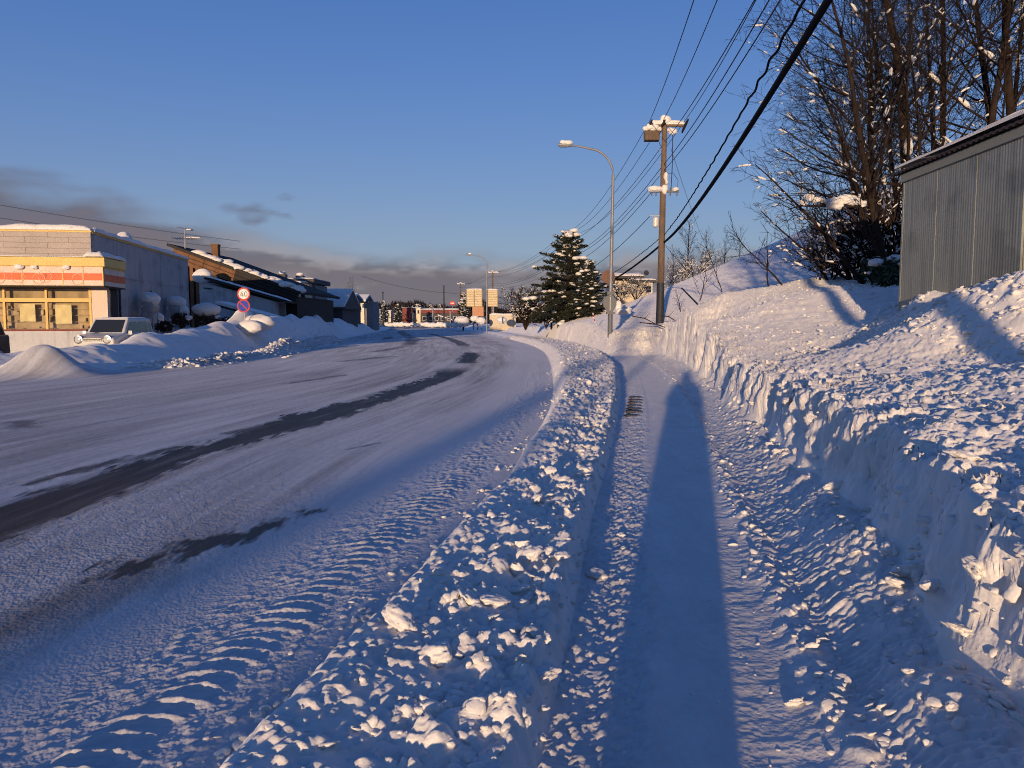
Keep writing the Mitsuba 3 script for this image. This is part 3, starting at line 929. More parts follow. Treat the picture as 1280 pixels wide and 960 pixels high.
# the big cushion of snow on the bush
m = MB()
for i, (px, py, s) in enumerate(((1012, 247, .16), (1022, 250, .13), (1030, 251, .10), (1042, 254, .26), (1047, 258, .18), (1056, 249, .25), (1062, 250, .24), (1069, 252, .2), (1078, 255, .14), (1003, 254, .1))):
    m.blob(P(px, py, 22.4), (s * .9, s * .8, s * .55), i, 3, .5)
    for e in range(3):
        m.blob(P(px + 3.2 * math.sin(i * 3 + e * 2.1), py + 2.2 * math.cos(i * 5 + e * 1.7), 22.3 + .1 * e), (s * .55, s * .5, s * .38), i + e, 2, .4)
key = [k_ for k_, v_ in labels.items() if v_.get('label', '').startswith('many-branched bush')][0]
part(key, 'snow_cushion', m, 'snow_plain', True, label='thick sunlit snow cushion')
m = MB()
m.tube([P(1085, 300, 22.5), P(1072, 258, 22.4), P(1040, 258, 22.4), P(1000, 257, 22.3), P(985, 262, 22.2)], [.05, .045, .04, .03, .015], 6)
m.tube([P(1085, 300, 22.5), P(1060, 262, 22.5), P(1020, 253, 22.4)], [.04, .03, .015], 6)
part(key, 'branch', m, 'bark', True)

# evergreen bits near the shed foot
def leafy(name, label, cat, c, rad, n, seed, leaf=.10, group=None, bs='leaf_dark', snow=0):
    r = np.random.default_rng(seed)
    t = thing(name, label, cat, group)
    u = r.normal(size=(n, 3))
    u /= np.linalg.norm(u, axis=1, keepdims=True)
    q = np.asarray(c) + u * (r.random((n, 1)) ** .45) * np.asarray(rad)
    a, b = r.normal(size=(n, 3)), r.normal(size=(n, 3))
    a /= np.linalg.norm(a, axis=1, keepdims=True)
    b = np.cross(a, b)
    b /= np.linalg.norm(b, axis=1, keepdims=True)
    s = leaf * (.6 + .8 * r.random((n, 1)))
    v = np.stack([q - a * s, q + b * s * .35, q + a * s, q - b * s * .35], 1).reshape(-1, 3)
    i = np.arange(n) * 4
    part(t, 'leaves', (v, np.vstack([np.stack([i, i + 1, i + 2], 1), np.stack([i, i + 2, i + 3], 1)])), bs, kind='stuff')
    m = MB()
    for k in range(7):
        e = np.asarray(c) + r.normal(size=3) * np.asarray(rad) * .4
        m.tube([np.asarray(c) - [0, 0, rad[2] * 1.2], (np.asarray(c) + e) / 2 - [0, 0, rad[2] * .3], e], [.03, .02, .008], 4)
    part(t, 'stems', m, 'bark_dark')
    if snow:
        m = MB()
        for k in range(snow):
            w = r.normal(size=3)
            w /= np.linalg.norm(w)
            w[2] = abs(w[2])
            s = min(rad) * (.12 + .3 * r.random() ** 2)
            m.blob(np.asarray(c) + w * np.asarray(rad) * .95, (s * 1.3, s * 1.2, s * .7), k, 1, .3)
        part(t, 'snow_clumps', m, 'snow_plain', True, kind='stuff')
    return t


for i, (px, py, y, rad, lab) in enumerate(((1112, 345, 21.5, (.55, .5, .55), 'drooping dark evergreen shrub touching the foot of the shed'), (1093, 338, 22.5, (.5, .5, .4), 'evergreen undergrowth beneath the leaning trees'))):
    leafy('evergreen_shrub', lab, 'shrub', P(px, py, y), rad, 380, 70 + i, .11, snow=5)
for i, (px, py, y, h, lx, lab) in enumerate(((962, 352, 26.5, 2.0, -.5, 'bare twiggy shrub on the crest of the mound, left of the leaning trees'), (978, 345, 25.5, 2.6, -.7, 'crooked bare branch shrub rising from the mound crest'), (905, 368, 46, 3.6, .05, 'thin bare sapling standing on the slope behind the mound'), (873, 376, 45, 2.4, .15, 'reddish dead weed stalks on the slope right of the utility pole'), (852, 390, 43, 1.6, -.3, 'dead stalks beside the foot of the main utility pole'), (1020, 350, 25.0, 2.0, .6, 'spreading bare bush in front of the leaning trees'))):
    p = P(px, py, y)
    sp = dict(segs=(8, 5, 3), wander=(.12, .16, .2), lift=(.03, .03, 0), tip=(.25, .4, .5), kids=(9, 5), len0=(2, .7), first=(.2, .15), angle=(42, 40), ratio=(.5, .5), thin=(.55, .6), rmin=.008)
    bare_tree('bare_shrub', lab, (p[0], p[1], p[2] - .3), h, .032, 90 + i, (lx, 0, 1), sp, cat='shrub', snow=None, sides=(5, 4, 3))


# ------------------------------------------------------------------ spruce and bushes in the middle distance
def conifer(name, label, base, h, w, seed, n_leaf, snow_n, group=None, needle=.16):
    r = np.random.default_rng(seed)
    t = thing(name, label, 'tree', group)
    b = np.asarray(base, float)
    part(t, 'trunk', tube_mesh([b - [0, 0, .3], b + [0, 0, h * .5], b + [0, 0, h * .97]], [h * .025, h * .015, h * .004], 7), 'bark_dark', True)
    lim, V = MB(), []
    S = MB()
    nb = int(26 * h ** .7)
    for k in range(nb):
        q = (k + r.random()) / nb
        z = h * (.12 + .87 * q)
        L_ = w * (1 - q) ** .58 * (.42 + .8 * r.random()) + h * .015
        a = k * 2.4 + r.normal(0, .3)
        d = np.array([math.cos(a), math.sin(a), -.10 + .55 * q + r.normal(0, .07)])
        p0 = b + [0, 0, z]
        pts = np.array([p0 + d * L_ * s + np.array([0, 0, -.12 * L_ * s * s * (1 - q)]) for s in np.linspace(0, 1, 5)])
        lim.tube(pts, np.linspace(h * .006, h * .0015, 5), 3, False)
        nl = int(n_leaf / nb * (L_ / (w * .6) + .2))
        s = r.random(nl) ** .7
        q0 = np.stack([np.interp(s, np.linspace(0, 1, 5), pts[:, c]) for c in range(3)], 1)
        side = np.array([-d[1], d[0], 0])
        wd = r.normal(0, 1, (nl, 1)) * .22 * L_ * (1.15 - s[:, None]) + r.normal(0, .03, (nl, 1))
        q0 = q0 + side * wd - [0, 0, .1] * np.abs(wd) + r.normal(0, .05, (nl, 3)) * h / 7
        dv = d + side * np.sign(wd) * .9 + r.normal(0, .45, (nl, 3)) + [0, 0, -.35]
        dv /= np.linalg.norm(dv, axis=1, keepdims=True)
        nn = np.cross(dv, r.normal(size=(nl, 3)))
        nn /= np.linalg.norm(nn, axis=1, keepdims=True)
        ll = needle * (.6 + .8 * r.random((nl, 1)))
        V.append(np.stack([q0 - nn * ll * .22, q0 + nn * ll * .22, q0 + dv * ll], 1).reshape(-1, 3))
        if r.random() < snow_n:
            for e in range(int(r.integers(1, 4))):
                s1 = .3 + .7 * r.random()
                c = np.array([np.interp(s1, np.linspace(0, 1, 5), pts[:, j]) for j in range(3)])
                sz = h * .015 * (.5 + 1.6 * r.random() ** 2)
                S.blob(c + [0, 0, sz * .5], (sz * 1.5, sz * 1.3, sz * .75), int(r.integers(12)), 1, .35)
    v = np.vstack(V)
    part(t, 'limbs', lim, 'bark_dark')
    part(t, 'needles', (v, np.arange(len(v)).reshape(-1, 3)), 'needles', kind='stuff')
    part(t, 'snow_clumps', S, 'snow_plain', True, kind='stuff')
    return t


p = P(712, 408, 66)
conifer('spruce_tree', 'large dark spruce with clumps of snow on its branches, behind the street lamp', (p[0] - .2, 66, .9), 8.2, 3.9, 5, 36000, .95)
p = P(735, 405, 63)
conifer('spruce_tree', 'smaller snowy spruce tucked against the right side of the large spruce', (p[0], 63, 1.5), 5.0, 2.0, 6, 9000, .8)
p = P(690, 408, 68)
conifer('spruce_tree', 'smaller snowy spruce tucked against the left side of the large spruce', (p[0], 69, 1.1), 4.4, 1.5, 61, 9000, .85)


def bush(name, label, px, py, y, h, w, seed, cat='bush', snow=(.5, .16), group=None, kids=(9, 6, 4), n=5, rmin=.012):
    """A many-stemmed bare bush with snow caught in it."""
    r = np.random.default_rng(seed)
    p = P(px, py, y)
    t = thing(name, label, cat, group)
    sp = dict(segs=(7, 5, 4, 2), wander=(.07, .12, .15, .2), lift=(.03, .03, .02, 0), tip=(.3, .35, .4, .6), kids=kids, len0=(h * .5, h * .2, h * .1), first=(.15, .12, .1), angle=(36, 38, 40), ratio=(.5, .52, .55), thin=(.55, .6, .7), rmin=rmin)
    out = [[] for _ in range(4)]
    for k in range(n):
        a = k / n * 6.28 + r.normal(0, .3)
        sp_ = w / h
        stems(r, p - [0, 0, .3], (math.cos(a) * sp_ * .6, math.sin(a) * sp_ * .6, 1), h * (.7 + .3 * r.random()), h * .018, 0, out, sp)
    part(t, 'stems', tubes(out[0] + out[1], 5), 'bark', True)
    part(t, 'twigs', tubes(out[2] + out[3], 3), 'twig', kind='stuff')
    m = MB()
    if snowy(r, out[0] + out[1] + out[2], m, *snow):
        part(t, 'snow_clumps', m, 'snow_plain', True, kind='stuff')
    return t


bush('snowy_bush', 'round bare bush full of snow flecks left of the large spruce', 657, 408, 70, 4.2, 3.4, 201, kids=(11, 8, 5), snow=(.7, .075), n=8)
bush('snowy_bush', 'low snowy bush under the left side of the spruce', 683, 406, 66, 2.6, 2.4, 202, snow=(.8, .09))
bush('snowy_bush', 'reddish bush with snow in front of the beige house', 795, 372, 72, 2.6, 2.6, 203, snow=(.8, .08))
bush('snowy_bush', 'snowy bush on the skyline right of the main utility pole', 868, 352, 68, 3.2, 3.4, 204, snow=(1.0, .13))
bush('snowy_bush', 'snow-loaded bush lower on the slope skyline by the pole', 848, 365, 66, 2.2, 2.4, 205, snow=(1.0, .12))
bush('snowy_bush', 'bush with white snow tufts between lamp and beige house', 775, 378, 66, 2.6, 2.0, 206, snow=(1.0, .10))
bush('tangled_bush', 'dark tangle of stems under the big snow cushion', 1068, 348, 24.5, 2.8, 2.6, 221, snow=(.5, .07), n=7)
bush('tangled_bush', 'dark tangle of stems between the leaning trees and the shed corner', 1096, 350, 24.5, 3.4, 2.8, 222, snow=(.5, .07), n=8)
bush('tangled_bush', 'low snowy tangle of twigs left of the snow cushion bush', 1038, 345, 25.0, 1.9, 2.4, 223, snow=(.6, .06), n=6)
bush('tangled_bush', 'dark twiggy bush filling the gap beside the shed wall', 1114, 340, 26.0, 4.2, 2.6, 224, snow=(.5, .07), n=8)
SLIM = dict(segs=(10, 6, 4, 2), wander=(.03, .07, .12, .15), lift=(.02, .07, .04, 0), tip=(.2, .3, .4, .6), kids=(18, 7, 4), len0=(6, 2, .9), first=(.15, .15, .1), angle=(34, 36, 38), ratio=(.38, .5, .55), thin=(.45, .6, .7), rmin=.013)
for i, (px, py, y, h, lab) in enumerate(((860, 352, 80, 6.2, 'feathery bare tree standing on the skyline right of the main pole'), (885, 340, 85, 4.4, 'bare tree on the skyline behind the snow slope, second right of the pole'), (905, 330, 88, 3.6, 'bare tree on the slope skyline, third right of the pole'), (925, 318, 90, 3.2, 'bare tree highest on the slope skyline'), (842, 362, 84, 4.2, 'small bare tree half hidden behind the main utility pole'), (440, 376, 150, 4.6, 'bare tree rising behind the small pale house'))):
    p = P(px, py, y)
    bare_tree('skyline_tree', lab, (p[0], y, p[2] - 1.2), h + 1, .06 * h / 4, 300 + i, (0, 0, 1), SLIM, snow=(.25, .12), sides=(6, 4, 3, 3), group='bare trees along the skyline')

# ------------------------------------------------------------------ poles, wires, lamps, signs
POLES = [np.array([3.4, -2.0]), np.array([7.86, 41.0]), np.array([6.3, 84.0]), np.array([-3.6, 140.0]), np.array([-12.2, 182.0])]
PTOP = [11.9, 11.95, 11.1, 10.6, 10.6]


def catenary(a, b, sag, n=14):
    s = np.linspace(0, 1, n)[:, None]
    p = np.asarray(a) * (1 - s) + np.asarray(b) * s
    p[:, 2] -= sag * 4 * (s * (1 - s))[:, 0]
    return p


def utility_pole(i, label, full):
    x, y = POLES[i]
    g, top = gz(x, y) - .8, PTOP[i]
    t = thing('utility_pole', label, 'utility pole')
    m = MB()
    m.tube([(x, y, g), (x + .03, y, g + 4), (x + .10, y, top)], [.20, .175, .125], 14)
    part(t, 'shaft', m, 'pole_brown', 40)
    if i == 1:
        m = MB()
        m.tube([(x, y, g - .02), (x + .015, y, 3.6)], [.212, .20], 14)
        part(t, 'dark_sleeve', m, 'pole_dark', 40)
    tx = x + .10 if full else x + .08
    # the upper crossarm
    m = MB()
    m.box(tx - .75, tx + 1.05, y - .06, y + .06, top - .28, top - .16)
    part(t, 'crossarm', m, 'pole_brown' if full else 'galvanized')
    m = MB()
    for dx in (-.7, -.1, .95):
        m.tube([(tx + dx, y, top - .2), (tx + dx, y, top + .05)], [.04, .035], 7)
    part(t, 'insulators', m, 'insulator')
    S = MB()
    S.add(*snow_strip([(tx - .8, y, top - .17), (tx + 1.05, y, top - .17)], .22, .22 if full else .16, i + 3))
    S.blob((tx + .05, y, top + .06), (.3, .2, .24) if full else (.2, .2, .14), i, 2, .3)
    if full:
        S.blob((tx + .55, y, top - .06), (.36, .16, .1), 4, 2, .3)
        m = MB()
        for k in range(26):
            z = g + 3.1 + k * .34
            if z < top - .4:
                s = 1 if k % 2 else -1
                m.tube([(x + .05, y, z), (x + .05 + s * .30, y, z)], [.012, .012], 5)
        part(t, 'step_bolts', m, 'galvanized', kind='stuff')
        # switch box under the crossarm, with its own load of snow
        m = MB()
        m.box(tx - 1.05, tx - .30, y - .28, y + .22, top - 1.0, top - .52)
        for k in range(5):
            m.box(tx - 1.05 + k * .18, tx - 1.02 + k * .18, y - .33, y - .283, top - .98, top - .54)
        part(t, 'switch_box', m, 'pole_brown')
        m = MB()
        for k in range(3):
            m.tube([(tx - .95 + k * .26, y - .1, top - .55), (tx - .98 + k * .26, y - .12, top - .3)], [.05, .03], 6)
        part(t, 'bushings', m, 'rubber')
        for k, (dx, dz, s) in enumerate(((-1.0, -.40, .15), (-.78, -.32, .18), (-.52, -.36, .2), (-.3, -.42, .13), (-.62, -.5, .13), (.42, -.55, .19), (.26, -.46, .13))):
            S.blob((tx + dx, y - .1, top + dz), (s * 1.1, s, s * .9), k, 2, .3)
        # tension insulators at the two ends of the arm
        for dx, l in ((-.78, .5), (-.12, .5), (1.05, .6)):
            m = MB()
            m.tube([(tx + dx, y - l * 1.3, top - .1), (tx + dx, y - .05, top - .22), (tx + dx, y + l, top - .42)], [.05, .085, .05], 7)
            part(t, 'tension_insulator', m, 'rubber')
        # lower crossarm at the low-voltage rack
        z = 8.35
        m = MB()
        m.box(tx - .72, tx + .80, y - .05, y + .05, z - .05, z + .05)
        for dx in (-.62, -.4, .35, .7):
            m.tube([(tx + dx, y, z - .22), (tx + dx, y, z + .2)], [.035, .035], 6)
        part(t, 'lower_crossarm', m, 'grey_paint')
        for k, (dx, dz, sx, sz) in enumerate(((-.45, .12, .38, .16), (-.18, .1, .2, .12), (.05, .08, .17, .26), (.62, .1, .16, .12), (.10, .75, .12, .25), (.14, .45, .09, .12))):
            S.blob((tx + dx - .02, y - .12, z + dz), (sx, .2, sz), k + 2, 2, .3)
        m = MB()
        m.tube([(tx + .42, y, top - .5), (tx + .44, y, top - 2), (tx + .38, y, z)], [.022, .022, .022], 5)
        m.tube([(tx + .05, y, z + .9), (tx + .45, y - .1, z + .95), (tx + .75, y, z + .6), (tx + .72, y, z + .2)], [.014] * 4, 5)
        m.tube([(tx - .3, y, top - 1.0), (tx - .2, y, top - 1.25), (tx + .02, y, top - 1.3)], [.018] * 3, 5)
        part(t, 'drop_cables', m, 'rubber')
        m = MB()
        m.box(x - .06, x + .05, y - .05, y + .04, 7.05, 7.12)
        m.box(x - .62, x - .05, y - .03, y + .03, 7.07, 7.11)
        part(t, 'side_bracket', m, 'galvanized')
        m = MB()
        m.tube([(x - .30, y - .05, 6.5), (x - .30, y - .05, 6.56), (x - .30, y - .05, 6.98), (x - .30, y - .05, 7.02)], [.1, .16, .16, .1], 12)
        part(t, 'meter_can', m, 'insulator', 40)
        m = MB()
        for z in (5.65, 6.0, 4.6, 3.75, 7.6, 9.0, 9.6):
            r = .2 - .008 * z
            m.tube([(x + .01 * z, y, z - .03), (x + .01 * z, y, z + .03)], [r, r], 12)
        part(t, 'steel_bands', m, 'grey_paint', kind='stuff')
    else:
        z = top - 2.0
        m = MB()
        m.box(tx - .5, tx + .5, y - .05, y + .05, z - .04, z + .04)
        part(t, 'lower_crossarm', m, 'grey_paint')
    part(t, 'snow_cap', S, 'snow_plain', 50)
    return t


utility_pole(0, 'utility pole standing beside the footpath behind the viewpoint', False)
utility_pole(1, 'main brown utility pole with snow-loaded switch box and dark sleeve at its foot', True)
utility_pole(2, 'thin brown utility pole in front of the large spruce', False)
utility_pole(3, 'dark utility pole with snow cap just right of the far street lamp', False)
utility_pole(4, 'utility pole with crossarm left of the two beige sign boards', False)


def wire(label, pts_per_pole, sags, r, bsdf='rubber', name='power_line', wavy=0):
    P_ = []
    for k in range(len(pts_per_pole) - 1):
        c = catenary(pts_per_pole[k], pts_per_pole[k + 1], sags[k], 40 if k == 0 else 12)
        P_.append(c if k == 0 else c[1:])
    p = np.vstack(P_)
    if wavy:
        q = np.linspace(0, 1, 900)
        d = np.concatenate([[0], np.cumsum(np.linalg.norm(np.diff(p, axis=0), axis=1))])
        d /= d[-1]
        p = np.stack([np.interp(q, d, p[:, k]) for k in range(3)], 1)
        a = q * 900
        g = .5 + nz(q * 60, q * 0, 1, 3, 2) * 1.5
        p = p + np.stack([np.sin(a) * wavy * g, a * 0, np.cos(a * .83) * wavy * g], 1)
    return single(name, label, 'cable', MB().tube(p, np.full(len(p), r), 5), bsdf, True)


def att(i, dx, dz):
    return np.array([POLES[i][0] + dx, POLES[i][1], PTOP[i] + dz])


SG = (1.0, 1.1, 1.2, .9)
for dx, dz, lab in ((-.70, -.02, 'uppermost power line, leftmost of the wires leaving the top crossarm'), (0.0, 0.02, 'power line from the middle of the top crossarm, second wire from the left'), (1.12, -.02, 'power line from the right tip of the top crossarm, third wire from the left')):
    wire(lab, [att(i, dx * (1.0 if i < 2 else .8), dz) for i in range(5)], SG, .016)
for dx, dz, lab in ((.85, -1.0, 'wire passing just right of the top crossarm, fourth from the left'), (.42, -2.2, 'low-voltage wire meeting the pole below its switch box, fifth from the left'), (.52, -2.5, 'low-voltage wire close beside the fifth one, sixth from the left')):
    wire(lab, [att(0, dx * 1.3 + .25, dz + .35)] + [att(i, (.1 if i == 1 else -.2) * dx * 2, dz) for i in range(1, 5)], (.9, 1.0, 1.0, .8), .018)
wire('wire from the lower crossarm of the main pole to the thin pole', [att(1, -.55, -3.65), att(2, -.3, -3.3), att(3, -.3, -3)], (.8, .9), .018)
wire('wire held off by the side bracket of the main pole', [att(1, -.58, -4.85), att(2, .3, -4.6), att(3, .2, -4.5)], (.6, .9), .02)
wire('thick black bundled telephone cable crossing to the top right', [np.array([2.55, -2, 6.6]), np.array([8.02, 40.9, 5.72]), np.array([6.3, 84, 4.9]), np.array([-3.6, 140, 5.2])], (.75, .9, 1.0), .058, bsdf='cable_black', name='telephone_cable')
wire('thin wavy black cable just above the thick bundled cable', [np.array([2.40, -2, 6.75]), np.array([8.02, 40.9, 6.12]), np.array([6.3, 84, 5.3]), np.array([-3.6, 140, 5.4])], (.55, .8, .9), .022, bsdf='cable_black', name='telephone_cable', wavy=.022)
wire('faint thin wire from the main pole down to the right over the slope', [att(1, .45, -1.4), np.array([15.5, 60, 6.2])], (.3,), .011, name='stay_wire')
wire('short stay from the main pole at the telephone cable down to the right', [np.array([8.05, 41, 5.6]), np.array([12.5, 52, 4.2])], (.05,), .012, name='stay_wire')
wire('dark guard pipe of the stay leaning in the mound right of the pole', [P(852, 360, 33), P(881, 386, 28.2) - [0, 0, .1]], (.0,), .035, name='stay_wire')
for i, (a, b, yy, lab) in enumerate((((800, 403), (842, 412), 36.5, 'dead branch lying across the foot of the main pole'), ((826, 395), (845, 400), 38, 'short dead stick right of the foot of the main pole'), ((790, 395), (822, 405), 38.5, 'dead stick lying left of the foot of the main pole'))):
    p, q = P(*a, yy), P(*b, yy - 1.2)
    single('dead_branch', lab, 'branch', MB().tube([p, (p + q) / 2 + [0, 0, .08], q - [0, 0, .05]], [.022, .03, .015], 5).tube([(p + q) / 2 + [0, 0, .08], (p + q) / 2 + [.3, .1, .35]], [.014, .006], 4), 'bark_dark', True)
wire('upper thin wire in front of the clouds above the shop roof', [np.array([-60., 52, 14.4]), np.array([-28., 80, 9.8])], (.6,), .02)
wire('lower thin wire in front of the clouds above the shop roof', [np.array([-60., 52, 13.2]), np.array([-28., 80, 9.0])], (.7,), .02)
wire('fine wire crossing the cloud above the far town', [np.array([-34., 175, 11.8]), np.array([-14, 190, 8.5]), np.array([-8, 190, 8.0])], (.8, .2), .035)


def street_lamp(name, label, x, y, top, reach, snow_n, base_dark):
    t = thing(name, label, 'street lamp')
    g = gz(x, y) - 1.3
    R = 1.25
    a = np.linspace(0, np.pi / 2 * .93, 9)
    pts = [(x - .02, y, g), (x + .02, y, g + (top - g) * .5), (x + .06, y, top - R - .1)]
    pts += [(x + .06 - R * (1 - math.cos(k)) * 1.0, y, top - R - .1 + R * math.sin(k)) for k in a[1:]]
    e = np.array(pts[-1])
    pts += [tuple(e + np.array([-reach * .5, 0, .10])), tuple(e + np.array([-reach, 0, .16]))]
    rr = [.105, .085, .065] + [.05] * 8 + [.042, .04]
    part(t, 'pole', tube_mesh(pts, rr, 10), 'lamp_grey', 40)
    h = np.array(pts[-1])
    m = MB()
    m.tube([h + [.1, 0, 0], h, h + [-.15, 0, .02], h + [-.5, 0, .03], h + [-.62, 0, .02]], [.05, .07, .10, .10, .05], 10)
    part(t, 'lamp_head', m, 'lamp_grey', 40)
    part(t, 'lens', MB().box(h[0] - .52, h[0] - .16, y - .07, y + .07, h[2] - .085, h[2] - .075), 'lens')
    m = MB()
    for k in range(snow_n):
        m.blob(h + [-.12 - .2 * k, 0, .13], (.22, .13, .11), k, 2, .3)
    part(t, 'snow_cap', m, 'snow_plain', True)
    return t, g


lt, lg = street_lamp('street_lamp', 'tall curved street lamp left of the main utility pole, sign backs on its post', 4.85, 38.0, 10.0, .95, 2, True)
lx, ly = 4.85, 38.0
part(lt, 'base_sleeve', MB().tube([(lx - .02, ly, lg - .02), (lx, ly, 2.55)], [.12, .118], 12), 'grey_paint', 40)
part(lt, 'clamp', MB().box(lx - .2, lx + .2, ly - .14, ly + .14, 1.92, 2.02), 'grey_paint')
single('round_sign', 'brownish back of a round sign fixed to the street lamp post', 'sign', MB().cyl((lx - .10, ly + .16, 3.75), (0, 1, 0), .33, .02, 28).box(lx - .13, lx - .07, ly + .1, ly + .149, 3.5, 4.0), 'brown_disc')
m = MB()
c = [(lx + .31 * s, z) for s, z in ((-.62, 3.02), (.62, 3.02), (.62, 2.86), (-.62, 2.86))]
m.prism(c, 'y', ly - .16, ly - .145)
single('small_plate', 'small rectangular plate above the grey octagonal sign back', 'sign', m, 'grey_paint')
m = MB()
m.prism([(lx - .05 + .34 * q * .95, z) for q, z in ((-.45, 2.82), (.45, 2.82), (1, 2.6), (1, 2.35), (.45, 2.02), (-.45, 2.02), (-1, 2.35), (-1, 2.6))], 'y', ly - .175, ly - .155)
t = thing('octagonal_sign', 'grey octagonal sign back low on the street lamp post', 'sign')
part(t, 'plate', m, 'grey_paint')
part(t, 'rail', MB().box(lx - .06, lx - .02, ly - .21, ly - .178, 2.1, 2.75), 'galvanized')
street_lamp('street_lamp', 'far curved street lamp beside the beige sign boards', -3.25, 99.0, 10.0, .95, 1, False)
street_lamp('street_lamp', 'street lamp standing behind the viewpoint whose shadow falls across the snow ridge', -6.25, -20.0, 10.0, 1.0, 1, False)
t = thing('utility_pole', 'utility pole behind the viewpoint whose shadow crosses the road edge', 'utility pole')
part(t, 'shaft', MB().tube([(-16.8, -60, -.3), (-16.7, -60, 11.5)], [.30, .2], 14), 'pole_brown', 40)
part(t, 'crossarm', MB().box(-17.5, -15.9, -60.06, -59.94, 11.0, 11.12), 'pole_brown')
t = thing('utility_pole', 'slender far pole without crossarm at the right end of the long red-brown shed', 'utility pole')
p = P(555, 397, 175)
part(t, 'shaft', MB().tube([(p[0], 175, .3), (p[0], 175, P(555, 356, 175)[2])], [.2, .14], 8), 'pole_dark', 40)
part(t, 'cap', MB().cyl((p[0], 175, P(555, 356, 175)[2] + .03), (0, 0, 1), .16, .06, 8), 'galvanized')

# two beige sign boards seen from behind
for k, (x0, x1, y0, y1, lab) in enumerate(((583, 602.5, 362, 383, 'wider left one of two beige sign board backs by the far street lamp'), (609.5, 622, 362.5, 383, 'narrower right one of two beige sign board backs by the far street lamp'))):
    Y = 118
    a, b = P(x0, y1, Y), P(x1, y0, Y)
    t = thing('sign_board', lab, 'sign')
    part(t, 'panel', MB().box(a[0], b[0], Y, Y + .06, a[2], b[2]), 'sign_back')
    m = MB()
    for xx in np.linspace(a[0], b[0], 3 if k == 0 else 2):
        m.box(xx - .06, xx + .06, Y - .09, Y - .002, a[2], b[2])
    part(t, 'frame', m, 'sign_frame')
    for zz in np.linspace(a[2], b[2], 8):
        part(t, 'rail', MB().box(a[0], b[0], Y - .05, Y - .006, zz - .025, zz + .025), 'sign_frame')
    part(t, 'snow_cap', MB().add(*snow_strip([(a[0], Y + .02, b[2]), (b[0], Y + .02, b[2])], .3, .2, k)), 'snow_plain', 50)
    for xx in ((a[0] + b[0]) / 2,) if k else (a[0] + .4 * (b[0] - a[0]), b[0] - .15):
        part(t, 'post', MB().tube([(xx + .1, Y + .12, .3), (xx + .1, Y + .12, a[2] + .6)], [.09, .09], 8), 'galvanized', 40)
a = P(597, 392, 117)
single('orange_panel', 'small orange panel below the left beige sign board', 'panel', MB().box(a[0] - .8, a[0] + .9, 117, 117.1, a[2] - .4, P(597, 383, 117)[2] - .05).box(a[0] - .1, a[0] + .1, 117.02, 117.08, .3, a[2] - .4), 'orange_paint')

# speed limit and no-parking signs
t = thing('speed_limit_sign', 'round white 40 speed limit sign with red rim above the no-parking sign', 'sign')
Y = 40.0
c = P(305, 367.5, Y)


def disc(c, r0, r1, dy, mat_, parent, name, n=40):
    """A flat ring or disc that faces the camera's road (towards -y)."""
    a = np.linspace(0, 2 * np.pi, n, endpoint=False)
    y0, y1 = c[1] - dy, c[1] - dy + .012
    if r0 <= 0:
        return part(parent, name, MB().cyl((c[0], (y0 + y1) / 2, c[2]), (0, 1, 0), r1, .012, n), mat_)
    v = np.concatenate([np.column_stack([c[0] + np.cos(a) * r, np.full(n, y), c[2] + np.sin(a) * r]) for y in (y0, y1) for r in (r0, r1)])
    i, j = np.arange(n), (np.arange(n) + 1) % n
    f = []
    for p_, q in ((0, 1), (3, 2), (1, 3), (2, 0)):
        f += [np.stack([i + p_ * n, i + q * n, j + q * n], 1), np.stack([i + p_ * n, j + q * n, j + p_ * n], 1)]
    return part(parent, name, (v, np.vstack(f)), mat_)


disc(c, 0, .335, .06, 'white_paint', t, 'disc')
disc(c, .262, .338, .075, 'red_paint', t, 'rim')
tm = meshkit.text_mesh('40', .25, .006, bold=True)
tv = np.array(tm.vertices)
w = tv[:, 0].max()
m = MB().add(np.column_stack([c[0] + (tv[:, 0] - w / 2) * .92, c[1] - .062 - tv[:, 2], c[2] + tv[:, 1] - .125]), tm.faces)
part(t, 'numerals', m, 'black_paint', label='dark numerals 40')
part(t, 'post', MB().tube([(c[0], Y, .3), (c[0], Y, c[2] + .3)], [.032, .032], 10), 'galvanized', 40)
t = thing('no_parking_sign', 'round blue no-parking sign with red rim and slash under the 40 sign', 'sign')
c = P(305, 382.5, Y)
disc(c, 0, .335, .06, 'blue_paint', t, 'disc')
disc(c, .272, .338, .075, 'red_paint', t, 'rim')
m = MB()
a = math.radians(-45)
px_, pz_ = math.cos(a), math.sin(a)
m.prism([(c[0] + px_ * s + pz_ * o, c[2] + pz_ * s - px_ * o) for s, o in ((-.28, -.028), (.28, -.028), (.28, .028), (-.28, .028))], 'y', Y - .074, Y - .064)
part(t, 'slash', m, 'red_paint')
# far red sign disc, and the small marker pole on the slope
Y = 190
c = P(565.5, 379, Y)
t = thing('red_sign', 'far oval red sign with a pale bar above the long low roof', 'sign')
m = MB().cyl((0, 0, 0), (0, 1, 0), .5, .08, 24)
v, f = m.get()
part(t, 'plate', (v * [1.5, 1, 1.0] + c, f), 'red_paint')
part(t, 'bar', MB().box(c[0] - .42, c[0] + .42, Y - .07, Y - .043, c[2] - .11, c[2] + .11), 'white_paint')
part(t, 'post', MB().tube([(c[0], Y + .1, .3), (c[0], Y + .1, c[2])], [.06, .06], 6), 'galvanized')
t = thing('marker_pole', 'thin red and white snow marker pole leaning on the slope', 'pole')
a, b = P(744, 404, 44), P(741, 391, 44)
for k in range(5):
    part(t, 'band', MB().tube([a + (b - a) * k / 5, a + (b - a) * (k + 1) / 5], [.03, .03], 6), 'red_paint' if k % 2 else 'white_paint')
p = P(780, 388, 46)
